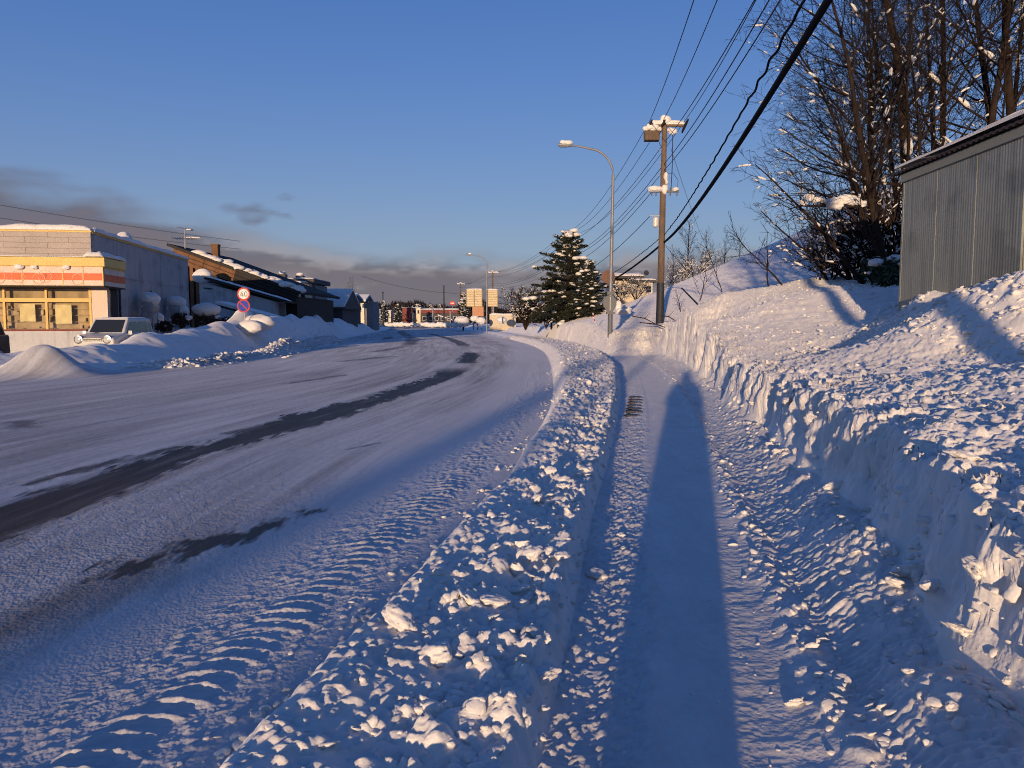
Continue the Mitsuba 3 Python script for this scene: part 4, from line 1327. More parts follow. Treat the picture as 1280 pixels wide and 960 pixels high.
single('snow_lump', 'bright wedge of snow on the slope right of the street lamp', 'snow lump', MB().blob(p, (.5, .4, .28), 3, 2, .4).blob(p + [-.35, 0, .3], (.2, .2, .3), 5, 2, .3), 'snow', True)

# ------------------------------------------------------------------ the shop
def build_store():
    t = thing('convenience_store', 'flat-roofed shop with orange striped fascia and big sunlit windows', 'shop')
    O, A = (-19.5, 36.0, 0), .150
    M_ = lambda: MB(O, A)  # noqa: E731
    dep = 16.8
    part(t, 'wall', M_().box(-13, -.02, .02, dep, 0, 5.62), 'store_side')
    for k in range(8):
        y0 = .03 + k * (dep - .06) / 8
        for j, (z0, z1) in enumerate(((0, 1.88), (1.90, 3.76), (3.78, 5.62))):
            part(t, 'side_panel', M_().box(-.02, .02 + .004 * ((k * 7 + j * 3) % 3), y0 + .008, y0 + (dep - .06) / 8 - .008, z0, z1), 'store_side')
    for j in range(5):
        z0 = 4.42 + j * .25
        for k in range(7):
            x0 = -13 + k * 1.857 + (.9 if j % 2 else 0)
            part(t, 'board', M_().box(x0 + .006, min(x0 + 1.85, -.0), -.035 - .006 * ((j + k) % 2), .015, z0 + .006, z0 + .244), 'store_board')
    part(t, 'parapet_trim', M_().box(-13.05, .05, -.08, .06, 5.66, 5.76).box(-.06, .06, .06, dep, 5.63, 5.74), 'store_frame')
    m = M_().add(*snow_strip([(-13, 0, 5.74), (.02, 0, 5.74)], .34, .22, 3, n=46))
    m.add(*snow_strip([(0.0, .1, 5.72), (0.0, dep, 5.72)], .34, .20, 4, n=50))
    m.add(*snow_slab(-12.9, -.1, .2, dep, 5.62, .22, 6, 20, 20))
    m.blob((-.4, 5.6, 6.0), (.4, .5, .3), 3, 2, .3)
    part(t, 'roof_snow', m, 'snow', 50)
    # fascia that wraps round the corner
    part(t, 'fascia_core', M_().box(-13, 1.05, -1.65, 1.0, 3.14, 4.34), 'store_frame')
    part(t, 'fascia_cap', M_().box(-13, 1.14, -1.76, 1.06, 4.0, 4.38), 'yellow_fascia')
    part(t, 'soffit', M_().box(-13, 1.07, -1.68, 1.02, 3.08, 3.138), 'dark_wood')
    edges = [-13, -11.2, -9.6, -8.0, -6.35, -4.72, -3.08, -1.45, .25, 1.04]
    edges = [-13.0, -11.0, -9.2, -7.45, -5.7, -4.0, -2.28, -.62, .22, 1.04]
    for k in range(len(edges) - 1):
        a, b = edges[k] + .025, edges[k + 1] - .025
        p_ = part(t, 'sign_panel', M_().box(a, b, -1.70, -1.652, 3.15, 3.97), 'white_fascia')
        scene[p_ + '__orange_band'] = ply(M_().box(a, b, -1.708, -1.7005, 3.38, 3.69).get(), 'orange_fascia')
        scene[p_ + '__seam_post'] = ply(M_().box(b + .004, b + .046, -1.715, -1.654, 3.13, 3.98).get(), 'store_frame')
    for a, b in ((-1.62, -.9), (-.86, -.05), (-.01, .98)):
        p_ = part(t, 'side_sign_panel', M_().box(1.052, 1.09, a, b, 3.15, 3.90), 'white_fascia')
        scene[p_ + '__orange_band'] = ply(M_().box(1.0905, 1.098, a, b, 3.34, 3.66).get(), 'orange_fascia')
    for i, (x, z, r) in enumerate(((-3.25, 3.5, .29), (-2.45, 3.52, .27), (-1.6, 3.44, .24), (-1.35, 3.55, .27), (.0, 3.42, .24), (-5.0, 3.5, .29))):
        a = np.linspace(0, 2 * np.pi, 29)
        m = M_().tube([(x + math.cos(q) * r, -1.712, z + math.sin(q) * r) for q in a], np.full(29, .014), 5, False)
        part(t, 'emblem_ring', m, 'emblem_pale')
        if i in (0, 3, 5):
            part(t, 'emblem_figure', M_().prism([(x - .10, z + .02), (x - .05, z + .12), (x, z + .06), (x + .05, z + .12), (x + .10, z + .02), (x + .03, z - .10), (x - .03, z - .10)], 'y', -1.718, -1.709), 'emblem_red')
    m = M_()
    for k, (x, s) in enumerate(((-4.6, .1), (-2.35, .17), (-1.75, .13), (-.45, .14))):
        m.blob((x, -1.76, 3.93), (s * 1.2, s * .6, s * .7), k, 2, .35)
    m.add(*snow_strip([(.3, -1.6, 4.42), (1.1, -1.6, 4.42)], .5, .22, 8)).add(*snow_strip([(1.0, -1.6, 4.42), (1.0, 1.0, 4.42)], .4, .2, 9)).add(*snow_slab(-12.9, .9, -1.5, -.05, 4.42, .06, 6, 20, 6))
    part(t, 'fascia_snow', m, 'snow', 50)
    # glazed front
    yb = -.40
    part(t, 'base_wall', M_().box(-13, .60, yb - .02, yb + .2, -.2, 1.12), 'pale_wall')
    part(t, 'sill', M_().box(-13, .62, yb - .06, yb + .22, 1.122, 1.20), 'red_roof')
    part(t, 'pillar', M_().box(.05, .74, yb - .01, yb + .25, 1.2, 3.075), 'white_fascia')
    part(t, 'transom', M_().box(-13, .045, yb - .05, yb + .1, 2.44, 2.62), 'store_frame')
    xs_ = [-13, -10.8, -9.0, -7.22, -5.44, -3.66, -1.88, -.0]
    for k, x in enumerate(xs_[1:]):
        part(t, 'mullion', M_().box(x - .05, x + .05, yb - .04, yb + .08, 1.2, 2.438), 'store_frame')
        part(t, 'mullion', M_().box(x - .05, x + .05, yb - .04, yb + .08, 2.622, 3.076), 'store_frame')
    for k in range(len(xs_) - 1):
        for z0, z1 in ((1.2, 2.44), (2.62, 3.077)):
            a, b = xs_[k] + .05, xs_[k + 1] - .05
            v = [(a, yb + .03, z0), (b, yb + .03, z0), (b, yb + .03, z1), (a, yb + .03, z1)]
            part(t, 'window_pane', M_().add(v, [(0, 1, 2), (0, 2, 3)]), 'window_glass')
    part(t, 'side_window', M_().box(.70, .735, yb + .27, .0, 1.5, 3.0), 'dark_glass')
    part(t, 'side_opening', M_().box(-.0, .72, .02, 1.0, 0, 3.07), 'dark_wood')
    # what shows inside
    part(t, 'inner_back', M_().box(-12.8, -.1, .0, .018, .2, 3.07), 'interior_dark')
    r = np.random.default_rng(4)
    for k in range(9):
        x0 = -12.5 + k * 1.4
        m = M_()
        for z in (1.25, 1.55, 1.85, 2.15):
            m.box(x0, x0 + 1.1, -.16, -.02, z - .02, z)
            for q in range(5):
                xx = x0 + .02 + q * .2 + r.random() * .10
                if r.random() < .6:
                    m.box(xx, xx + .05 + .16 * r.random(), -.13, -.04 - .02 * r.random(), z, z + .04 + .20 * r.random())
        part(t, 'shelf_goods', m, 'store_goods')
    for x0, x1, z0, z1 in ((-3.05, -2.4, 1.55, 2.36), (-1.55, -.85, 1.45, 2.33), (-6.6, -6.0, 1.5, 2.3), (-8.6, -8.0, 1.4, 2.3)):
        part(t, 'window_paper', M_().box(x0, x1, yb + .06, yb + .07, z0, z1), 'paper', label='yellowed paper sheet hung inside the window')
    for x in (3.1, 8.2):
        y = x
        part(t, 'wall_pipe', M_().tube([(.12, y, .1), (.12, y, 3.3)], [.06, .06], 8), 'pole_dark', 40)
    return O, A


SO, SA = build_store()


def tank(label, ly, z):
    c, s = math.cos(SA), math.sin(SA)
    o = (SO[0] + c * .75 - s * ly, SO[1] + s * .75 + c * ly, 0)
    t = thing('oil_tank', label, 'tank')
    m = MB(o, SA)
    m.tube([(0, -.62, z), (0, -.55, z), (0, .55, z), (0, .62, z)], [.2, .34, .34, .2], 14)
    part(t, 'tank', m, 'tank_paint', 40)
    for dx in (-.24, .24):
        for dy in (-.42, .42):
            part(t, 'leg', MB(o, SA).tube([(dx, dy, .0), (dx, dy, z - .2)], [.03, .03], 6), 'galvanized')
    m = MB(o, SA).blob((0, 0, z + .45), (.52, .72, .36), 4, 2, .15).blob((.05, -.2, z + .3), (.5, .4, .3), 7, 2, .2)
    part(t, 'snow_cap', m, 'snow_plain', True, label='rounded cushion of snow')


tank('grey oil tank on legs under a snow dome, nearer the shop front', 5.8, 2.35)
tank('grey oil tank on legs under a snow dome, farther along the shop side wall', 11.0, 2.3)

# snow-laden clutter along the wall
for i, (px, py, y, rad, lab) in enumerate(((258, 398, 46, (.75, .7, .55), 'dark shrub under a broad rounded snow cap left of the 40 sign'), (226, 400, 45, (.6, .5, .45), 'dark tangled shrub with snow beside the oil tanks'), (285, 403, 46, (.6, .5, .3), 'low dark shrub just left of the 40 sign post'), (205, 408, 42, (.5, .4, .3), 'low snowy shrub behind the parked pale car'))):
    c = P(px, py, y)
    t = leafy('snow_capped_shrub', lab, 'shrub', c, rad, 500, 400 + i, .12, bs='bark_dark', snow=6)
    if i == 0:
        part(t, 'snow_cap', MB().blob(c + [0, 0, .52], (.85, .7, .42), 5, 2, .14), 'snow_plain', True)
for i, (px, py, y, r, lab) in enumerate(((222, 388, 47, .55, 'rounded snow heap between the oil tanks and the shrub'), (190, 398, 43, .5, 'snow heap at the foot of the shop side wall'), (324, 404, 41, .62, 'rounded sunlit snow lump just right of the 40 sign post'), (312, 409, 40, .5, 'smaller rounded snow lump at the foot of the 40 sign'))):
    single('snow_heap', lab, 'snow heap', MB().blob(P(px, py, y), (r * 1.3, r, r * .75), i + 2, 3, .16), 'snow', True)


# ------------------------------------------------------------------ cars
def hull(pts, r, n=12):
    s = m3.Manifold.sphere(r, n)
    return m3.Manifold.batch_hull([s.translate(tuple(map(float, p))) for p in pts])


def man(m):
    q = m.to_mesh()
    return np.array(q.vert_properties[:, :3]), np.array(q.tri_verts)


def car(label, x, y, z, paint, rz=0.0):
    t = thing('parked_car', label, 'car')
    o = (x, y, z)
    M_ = lambda: MB(o, rz)  # noqa: E731
    w, ln = .80, 3.6
    body = hull([(sx * (w - .06), yy, zz) for sx in (-1, 1) for yy, zz in ((.10, .38), (.06, .82), (.95, 1.0), (ln - .05, 1.02), (ln - .02, .38))], .08)
    part(t, 'body', M_().add(*man(body)), paint, 40)
    cab = hull([(sx * (w - .08), yy, .98) for sx in (-1, 1) for yy in (.92, ln - .14)] + [(sx * (w - .16), yy, 1.60) for sx in (-1, 1) for yy in (1.48, ln - .32)], .06)
    part(t, 'cabin', M_().add(*man(cab)), paint, 40)

    def side(poly, name, s):
        n = len(poly)
        f = lambda yy, zz, e: (s * (w - .02 + e - (zz - .98) * .129), yy, zz)  # noqa: E731
        v = [f(a, b, -.02) for a, b in poly] + [f(a, b, .008) for a, b in poly]
        fs = []
        for i in range(n):
            j = (i + 1) % n
            fs += [(i, j, n + j), (i, n + j, n + i)]
        for i in range(1, n - 1):
            fs += [(0, i + 1, i), (n, n + i, n + i + 1)]
        part(t, name, M_().add(v, fs), 'dark_glass')
    for s in (-1, 1):
        side([(1.10, 1.06), (1.50, 1.52), (2.08, 1.54), (2.08, 1.06)], 'side_window', s)
        side([(2.16, 1.06), (2.16, 1.54), (2.95, 1.54), (3.02, 1.06)], 'side_window', s)
        side([(3.10, 1.10), (3.05, 1.52), (3.24, 1.50), (3.36, 1.10)], 'side_window', s)
        part(t, 'mirror', M_().mesh(trimesh.Trimesh(*man(hull([(s * .86, 1.12, 1.02), (s * .98, 1.10, 1.03), (s * .97, 1.10, 1.14), (s * .87, 1.12, 1.14)], .03)), process=False)), paint, 40)
        hl = part(t, 'headlight', M_().tube([(s * .56, .10, .84), (s * .56, -.035, .83), (s * .56, -.05, .83)], [.17, .165, .12], 20), 'chrome', 40)
        scene[hl + '__lens'] = ply(M_().tube([(s * .56, -.04, .83), (s * .56, -.075, .83), (s * .56, -.085, .83)], [.135, .11, .05], 20).get(), 'lens')
        for yy in (.72, ln - .62):
            wh = part(t, 'wheel', M_().cyl((s * .74, yy, .31), (1, 0, 0), .31, .19, 22), 'rubber', 40)
            scene[wh + '__rim'] = ply(M_().cyl((s * .815, yy, .31), (1, 0, 0), .19, .06, 16).get(), 'galvanized')
    v = [(-.66, .955, 1.05), (.66, .955, 1.05), (.60, 1.41, 1.58), (-.60, 1.41, 1.58)]
    d = np.array([0, -.028, .024])
    part(t, 'windshield', M_().add(np.vstack([np.array(v) - d * .5, np.array(v) + d]), BOXF), 'dark_glass')
    g = part(t, 'grille', M_().box(-.36, .36, -.035, .02, .74, .90), 'black_paint')
    for k in range(3):
        scene[f'{g}__bar_{k:03d}'] = ply(M_().box(-.36, .36, -.05, -.036, .755 + k * .05, .77 + k * .05).get(), 'chrome')
    part(t, 'bumper', M_().mesh(trimesh.Trimesh(*man(hull([(sx * .70, 0, zz) for sx in (-1, 1) for zz in (.40, .52)], .07)), process=False)), 'grey_paint', 40)
    part(t, 'number_plate', M_().box(-.17, .17, -.085, -.072, .42, .57), 'white_paint')
    part(t, 'wiper', M_().tube([(-.5, .90, 1.07), (.1, .94, 1.14)], [.01, .008], 4), 'black_paint')
    m = M_().add(*snow_slab(-.62, .62, 1.55, ln - .36, 1.665, .05, 3, 10, 12))
    part(t, 'roof_snow', m, 'snow_plain', 50)
    return t


car('pale boxy car with round headlights parked in front of the shop corner', -16.35, 30.0, .02, 'car_paint')
car('black car at the left picture edge, only its dark side showing', -20.35, 26.3, -.05, 'car_black')


# ------------------------------------------------------------------ the dark building with the long sloping roof
def poly_wall(pts, y0, y1):
    return MB().prism([(p[0], p[2]) for p in pts], 'y', y0, y1)


def build_barn():
    t = thing('sloped_roof_building', 'dark building with long sloping roof, rust-brown boards and pale lower wall', 'building')
    Y = 64.0
    a, b = P(232, 318, Y), P(371, 366, Y)
    r0, r1 = P(212, 308, Y), P(377, 368, Y)
    part(t, 'gable_wall', MB().prism([(a[0], .2), (b[0], .2), (b[0], b[2] - .2), (a[0], a[2] - .2)], 'y', Y, Y + .3), 'dark_wood')
    part(t, 'end_wall', MB().box(b[0] - .3, b[0] - .002, Y + .302, Y + 13, .2, b[2] - .3), 'dark_wood')
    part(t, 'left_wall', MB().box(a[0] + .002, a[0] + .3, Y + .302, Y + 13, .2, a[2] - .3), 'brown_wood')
    u = (r1 - r0) / np.linalg.norm(r1 - r0)
    n = np.array([-u[2], 0, u[0]])
    th = .22
    pr = [r0, r1, r1 + n * th, r0 + n * th]
    part(t, 'roof', MB().prism([(q[0], q[2]) for q in pr], 'y', Y - .6, Y + 14), 'dark_wood')
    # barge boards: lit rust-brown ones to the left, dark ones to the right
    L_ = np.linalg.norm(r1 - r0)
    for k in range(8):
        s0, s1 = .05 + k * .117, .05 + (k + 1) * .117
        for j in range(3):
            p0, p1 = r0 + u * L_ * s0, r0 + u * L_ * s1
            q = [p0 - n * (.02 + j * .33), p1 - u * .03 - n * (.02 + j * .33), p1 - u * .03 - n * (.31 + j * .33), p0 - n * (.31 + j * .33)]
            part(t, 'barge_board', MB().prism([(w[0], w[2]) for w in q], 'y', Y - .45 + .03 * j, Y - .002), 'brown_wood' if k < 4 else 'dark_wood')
    for k in range(3):
        c = P(234 + 7 * k, 400, Y)
        part(t, 'post', MB().box(c[0], c[0] + .28, Y - .3, Y - .01, .2, P(236, 330, Y)[2]), 'brown_wood')
    S = MB()
    g = np.random.default_rng(8)
    for k in range(46):
        s = .20 + .80 * (k + g.random()) / 46
        w = .18 + .26 * g.random()
        S.blob(r0 + u * L_ * s + n * (th + .05) + [0, -.35 + 1.2 * g.random(), 0], (w * 1.7, w * 1.2, w * .7), int(g.integers(12)), 1, .35)
    S.add(*snow_strip([r0 + u * L_ * .62 + n * th, r0 + u * L_ * .99 + n * th], .7, .14, 4, n=30))
    part(t, 'roof_snow', S, 'snow_plain', True)
    rf = t + '__roof'
    c = P(270, 318, Y + 1)
    top, bot = P(270, 305.5, Y + 1)[2], P(270, 331, Y + 1)[2]
    scene[rf + '__chimney'] = ply(MB().box(c[0] - .27, c[0] + .27, Y + .7, Y + 1.25, bot, top - .14).box(c[0] - .31, c[0] + .31, Y + .66, Y + 1.29, top - .138, top).get(), 'brown_wood')
    # pale lower wall with its own eave
    Yl = 61.0
    w0, w1 = P(249, 352, Yl), P(344, 376, Yl)
    e0, e1 = P(258, 349, Yl), P(361, 379, Yl)
    part(t, 'lower_wall', MB().prism([(w0[0], .2), (w1[0], .2), (w1[0], w1[2] - .05), (w0[0], w0[2] + .0)], 'y', Yl, Yl + 2.9), 'pale_wall')
    uu = (e1 - e0) / np.linalg.norm(e1 - e0)
    nn = np.array([-uu[2], 0, uu[0]])
    part(t, 'lower_roof', MB().prism([(q[0], q[2]) for q in (e0, e1, e1 + nn * .16, e0 + nn * .16)], 'y', Yl - .5, Yl + 2.95), 'dark_wood')
    part(t, 'lower_roof_snow', MB().add(*snow_strip([e0 + nn * .17 + [0, .3, 0], e1 + nn * .17 + [0, .3, 0]], 1.1, .12, 7, n=30)).blob(P(253, 345, Yl), (.75, .6, .55), 3, 2, .2), 'snow_plain', 50)
    part(t, 'wall_bracket', MB().tube([P(254, 360, Yl - .1), P(266, 361, Yl - .1)], [.04, .04], 5), 'pole_dark')
    part(t, 'side_wall', MB().box(w1[0] + .003, b[0] - .4, Yl + 1, Yl + 1.2, .2, P(350, 379, Yl)[2]), 'grey_wall')


build_barn()
t = thing('carport', 'low carport with snow-covered sloping roof below the pale wall', 'carport')
Y = 56.0
a, b = P(268, 380, Y), P(342, 399, Y)
part(t, 'roof', MB().prism([(a[0], a[2] - .15), (b[0], b[2] - .15), (b[0], b[2]), (a[0], a[2])], 'y', Y, Y + 3), 'dark_wood')
part(t, 'roof_snow', MB().prism([(a[0] + .03, a[2] + .003), (b[0] - .03, b[2] + .003), (b[0] - .1, b[2] + .2), (a[0] + .1, a[2] + .22)], 'y', Y + .05, Y + 2.9), 'snow_plain')
for x in (a[0] + .1, b[0] - .15):
    part(t, 'post', MB().box(x - .06, x + .06, Y + .1, Y + .22, 0, a[2] - .16 if x < -19.5 else b[2] - .16), 'pole_dark')
part(t, 'back_wall', MB().box(a[0] + .3, b[0] - .3, Y + 2.6, Y + 2.7, 0, b[2] - .2), 'dark_wood')

t = thing('tv_antenna', 'two-tier television antenna on a mast above the dark sloping roof', 'antenna')
Y = 65.0
c, b = P(231, 285, Y), P(231, 316, Y)
part(t, 'mast', MB().tube([(b[0], Y, b[2]), (c[0], Y, c[2] + .1)], [.035, .03], 6), 'galvanized')
m = MB()
m.tube([P(222, 284, Y), P(241, 287, Y)], [.03, .03], 5)
for k in range(7):
    q = P(223 + k * 2.8, 284.2 + k * .45, Y)
    m.tube([q - [.0, .45, .0], q + [0, .45, 0]], [.018, .018], 4)
m.box(P(234, 285, Y)[0], P(240, 285, Y)[0], Y - .2, Y + .2, P(234, 288, Y)[2], P(234, 286.5, Y)[2])
part(t, 'upper_array', m, 'galvanized')
m = MB()
z = P(231, 298, Y)[2]
m.tube([(P(218, 0, Y)[0], Y, z), (P(242, 0, Y)[0], Y, z - .03)], [.04, .04], 5)
for k in range(8):
    q = P(218 + k * 3.4, 298, Y)
    m.tube([(q[0], Y - .7, z), (q[0], Y + .7, z)], [.022, .022], 4)
m.tube([(P(221.5, 0, Y)[0], Y, z), (P(221.5, 0, Y)[0], Y, z - .85)], [.025, .025], 4)
part(t, 'lower_array', m, 'galvanized')
part(t, 'snow_cap', MB().add(*snow_strip([(P(220, 0, Y)[0], Y, z + .03), (P(241, 0, Y)[0], Y, z + .03)], .2, .09, 3)), 'snow_plain')


# ------------------------------------------------------------------ houses
def win(holder, x0, x1, z0, z1, y, wallm='white_paint'):
    w = part(holder, 'window', MB().box(x0, x1, y - .04, y - .002, z0, z1), wallm)
    scene[w + '__pane'] = ply(MB().box(x0 + .07, x1 - .07, y - .052, y - .041, z0 + .07, z1 - .07).get(), 'dark_glass')


t = thing('flat_roofed_house', 'pale beige flat-roofed house with two chimneys beyond the dark building', 'house')
Y = 85.0
a, b = P(365, 392, Y), P(386, 354, Y)
part(t, 'wall', MB().box(a[0], b[0], Y, Y + 7, .2, b[2]), 'beige_wall')
c = P(394, 356, Y + 1.5)
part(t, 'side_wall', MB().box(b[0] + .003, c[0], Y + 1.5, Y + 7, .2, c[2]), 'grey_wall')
r0, r1 = P(338, 352, Y + 1), P(396, 349, Y + 1)
part(t, 'roof', MB().box(r0[0], r1[0], Y - .3, Y + 7.4, r1[2] - .5, r1[2] - .02), 'dark_wall')
part(t, 'back_wall', MB().box(r0[0] + .3, a[0] - .003, Y + 2, Y + 7, .2, r1[2] - .51), 'beige_wall')
part(t, 'roof_snow', MB().add(*snow_slab(r0[0] + .1, r1[0] - .1, Y - .2, Y + 7, r1[2] - .02, .18, 4, 14, 8)).add(*snow_strip([(a[0] + .1, Y - .25, b[2] + .02), (b[0], Y - .25, b[2] + .02)], .5, .2, 2)), 'snow_plain', 50)
for px, y0 in ((352, 341), (374, 343)):
    q = P(px, y0, Y + 2)
    ch = part(t, 'chimney', MB().box(q[0] - .42, q[0] + .42, Y + 2, Y + 2.8, r1[2] - .01, q[2] - .15), 'dark_wall')
    part(t, 'chimney_cap', MB().blob((q[0], Y + 2.4, q[2] + .02), (.42, .42, .22), px, 2, .15), 'snow_plain', True)
win(t, P(367, 0, Y)[0], P(374, 0, Y)[0], P(0, 380, Y)[2], P(0, 366, Y)[2], Y)
a, b = P(376, 393, Y - 1), P(392, 386, Y - 1)
part(t, 'porch', MB().box(a[0], b[0] - .6, Y - 1, Y - .003, .2, b[2] + .3), 'beige_wall')
part(t, 'porch_roof', MB().prism([(a[0] - 1.6, b[2] - .3), (a[0] + .1, b[2] + .75), (b[0] + .6, b[2] - .4), (b[0] + .6, b[2] - .15), (a[0] + .1, b[2] + 1.0), (a[0] - 1.6, b[2] - .05)], 'y', Y - 1.5, Y - .02), 'snow_plain')


def gable_house(name, label, px0, px1, yb, ye, yr, Y, dep, wallm, roofm, along=False, left=0.0):
    """Walls from pixel px0 to px1 at distance Y, eave and ridge rows ye and yr; along: the ridge runs across the view."""
    a, b = P(px0, yb, Y), P(px1, ye, Y)
    zr = P(px0, yr, Y)[2]
    ze = b[2]
    t = thing(name, label, 'house')
    xm = (a[0] + b[0]) / 2
    if along:
        part(t, 'wall', MB().prism([(Y, .2), (Y + dep, .2), (Y + dep, ze), (Y + dep / 2, zr - .1), (Y, ze)], 'x', a[0], b[0]), wallm)
        rf = part(t, 'roof', MB().prism([(Y - .5, ze - .3), (Y + dep / 2, zr), (Y + dep + .5, ze - .3), (Y + dep + .5, ze - .1), (Y + dep / 2, zr + .22), (Y - .5, ze - .1)], 'x', a[0] - .4, b[0] + .4), roofm)
        part(t, 'roof_snow', MB().prism([(Y - .6, ze - .095), (Y + dep / 2, zr + .225), (Y + dep + .6, ze - .095), (Y + dep + .5, ze + .18), (Y + dep / 2, zr + .5), (Y - .55, ze + .18)], 'x', a[0] - .35, b[0] + .35), 'snow_plain')
    else:
        part(t, 'wall', MB().prism([(a[0], .2), (b[0], .2), (b[0], ze), (xm, zr - .1), (a[0], ze)], 'y', Y, Y + dep), wallm)
        part(t, 'roof', MB().prism([(a[0] - .4, ze - .3), (xm, zr), (b[0] + .4, ze - .3), (b[0] + .4, ze - .1), (xm, zr + .2), (a[0] - .4, ze - .1)], 'y', Y - .5, Y + dep + .3), roofm)
        part(t, 'roof_snow', MB().prism([(a[0] - .4, ze - .095), (xm, zr + .205), (b[0] + .4, ze - .095), (b[0] + .3, ze + .18), (xm, zr + .48), (a[0] - .3, ze + .18)], 'y', Y - .45, Y + dep + .2), 'snow_plain')
    return t, a, b, zr


t, a, b, zr = gable_house('snow_roofed_house', 'dark house under a broad snow roof right of the beige flat-roofed house', 397, 428, 396, 383, 364, 92, 9, 'dark_wall', 'dark_wall', True)
win(t, a[0] + .6, a[0] + 1.5, 1.2, 2.2, 92)
t, a, b, zr = gable_house('dark_house', 'small dark house with a snowy ridge between the snow roof and the pale house', 414, 438, 396, 374, 370, 105, 7, 'dark_wall', 'dark_wall', True)
win(t, b[0] - .9, b[0] - .3, P(0, 388, 105)[2], P(0, 380, 105)[2], 105)
t, a, b, zr = gable_house('pale_house', 'small pale sunlit house with an orange diamond sign in front', 439, 455, 397, 376, 371, 120, 6, 'cream_paint', 'dark_wall', True)
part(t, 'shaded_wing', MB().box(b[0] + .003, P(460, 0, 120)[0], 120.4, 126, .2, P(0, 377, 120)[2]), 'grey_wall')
win(t, a[0] + 1.1, a[0] + 1.7, P(0, 391, 120)[2], P(0, 385, 120)[2], 120)
t = thing('diamond_sign', 'orange diamond warning sign by the small pale house', 'sign')
c = P(444, 380.5, 112)
part(t, 'plate', MB().prism([(c[0] - .46, c[2]), (c[0], c[2] + .46), (c[0] + .46, c[2]), (c[0], c[2] - .46)], 'y', 112, 112.03), 'orange_paint')
part(t, 'mark', MB().prism([(c[0] - .1, c[2] - .2), (c[0] + .1, c[2] - .2), (c[0] + .05, c[2] + .22), (c[0] - .05, c[2] + .22)], 'y', 111.985, 111.998), 'black_paint')
part(t, 'post', MB().tube([(c[0], 112.08, .5), (c[0], 112.08, c[2])], [.04, .04], 6), 'galvanized')

t = thing('beige_house', 'beige house with flat snowy roof on the slope behind the main utility pole', 'house')
Y = 95.0
a, b = P(797, 372, Y), P(816, 353, Y)
part(t, 'wall', MB().box(a[0], b[0], Y, Y + 8, a[2] - 2, b[2]), 'beige_wall')
c = P(764, 372, Y + 3)
part(t, 'left_wing', MB().box(c[0], a[0] - .003, Y + 3, Y + 9, c[2] - 2, P(0, 351, Y + 3)[2]), 'beige_wall')
part(t, 'roof', MB().box(a[0] - .5, b[0] + .4, Y - .6, Y + 8.3, b[2] + .003, b[2] + .3), 'dark_wall')
part(t, 'wing_roof', MB().box(c[0] - .4, b[0] - .6, Y + 2.6, Y + 9.3, P(0, 351, Y + 3)[2] + .305, P(0, 351, Y + 3)[2] + .6), 'dark_wall')
z = P(0, 351, Y + 3)[2] + .6
part(t, 'roof_snow', MB().add(*snow_slab(c[0] - .3, b[0] - .7, Y + 2.7, Y + 9, z, .4, 4, 16, 8)).add(*snow_slab(a[0] - .4, b[0] + .3, Y - .5, Y + 2.5, b[2] + .3, .22, 5, 10, 6)), 'snow_plain', 50)
win(t, a[0] + .9, a[0] + 1.7, b[2] - 1.3, b[2] - .4, Y)
c = P(808, 341, Y + 4)
single('satellite_dish', 'round dark dish on the snowy roof of the beige house', 'dish', MB().cyl(c, (.2, -1, .2), .34, .06, 20).tube([c + [0, .05, 0], (c[0], Y + 4.2, z + .2)], [.05, .05], 6), 'pole_dark')

# ------------------------------------------------------------------ the far end of the road
Y = 196.0
def far_block(name, label, px0, px1, yt, yb, mat_, Y, snow=.2, cat='building', dep=8, windows=0):
    a, b = P(px0, yb, Y), P(px1, yt, Y)
    t = thing(name, label, cat)
    part(t, 'wall', MB().box(a[0], b[0], Y, Y + dep, .2, b[2]), mat_)
    if snow:
        part(t, 'roof_snow', MB().add(*snow_slab(a[0] - .2, b[0] + .2, Y - .2, Y + dep, b[2] + .003, snow * 1.3, px0 % 7, 10, 5)), 'snow_plain', 50)
    for k in range(windows):
        x0 = a[0] + (b[0] - a[0]) * (k + .2) / windows
        win(t, x0, x0 + (b[0] - a[0]) * .6 / windows, b[2] - 1.6, b[2] - .5, Y)
    return t


far_block('teal_roofed_shop', 'low building with teal fascia at the far road end', 465, 476, 387.5, 394, 'grey_wall', 200)
far_block('cream_building', 'cream far building between snowy trees', 475.5, 488.5, 388.5, 402, 'cream_paint', 205, windows=2)
far_block('red_shop', 'far shop with bright red sign band', 503, 515, 385, 402, 'red_roof', 207, snow=.1)
far_block('window_house', 'far cream house with cross-barred windows beside the red shop', 515.5, 525.5, 385, 402, 'cream_paint', 210, windows=2)
t = far_block('long_shed', 'long low shed with red-brown eave and snow roof across the far road end', 526, 579, 387, 402, 'dark_wall', 202, snow=.3)
a, b = P(526, 391.5, 201.8), P(579, 387.6, 201.8)
part(t, 'eave_band', MB().box(a[0], b[0], 201.6, 201.99, a[2], b[2]), 'red_roof')
for k in range(7):
    x = a[0] + (b[0] - a[0]) * (k + .3) / 7
    win(t, x, x + .9, 1.8, 3.0, 202)
part(t, 'ramp', MB().prism([(P(544, 0, 199)[0], P(0, 393, 199)[2]), (P(563, 0, 199)[0], P(0, 399, 199)[2]), (P(563, 0, 199)[0], P(0, 400.5, 199)[2]), (P(544, 0, 199)[0], P(0, 394.5, 199)[2])], 'y', 199, 200.5), 'galvanized')
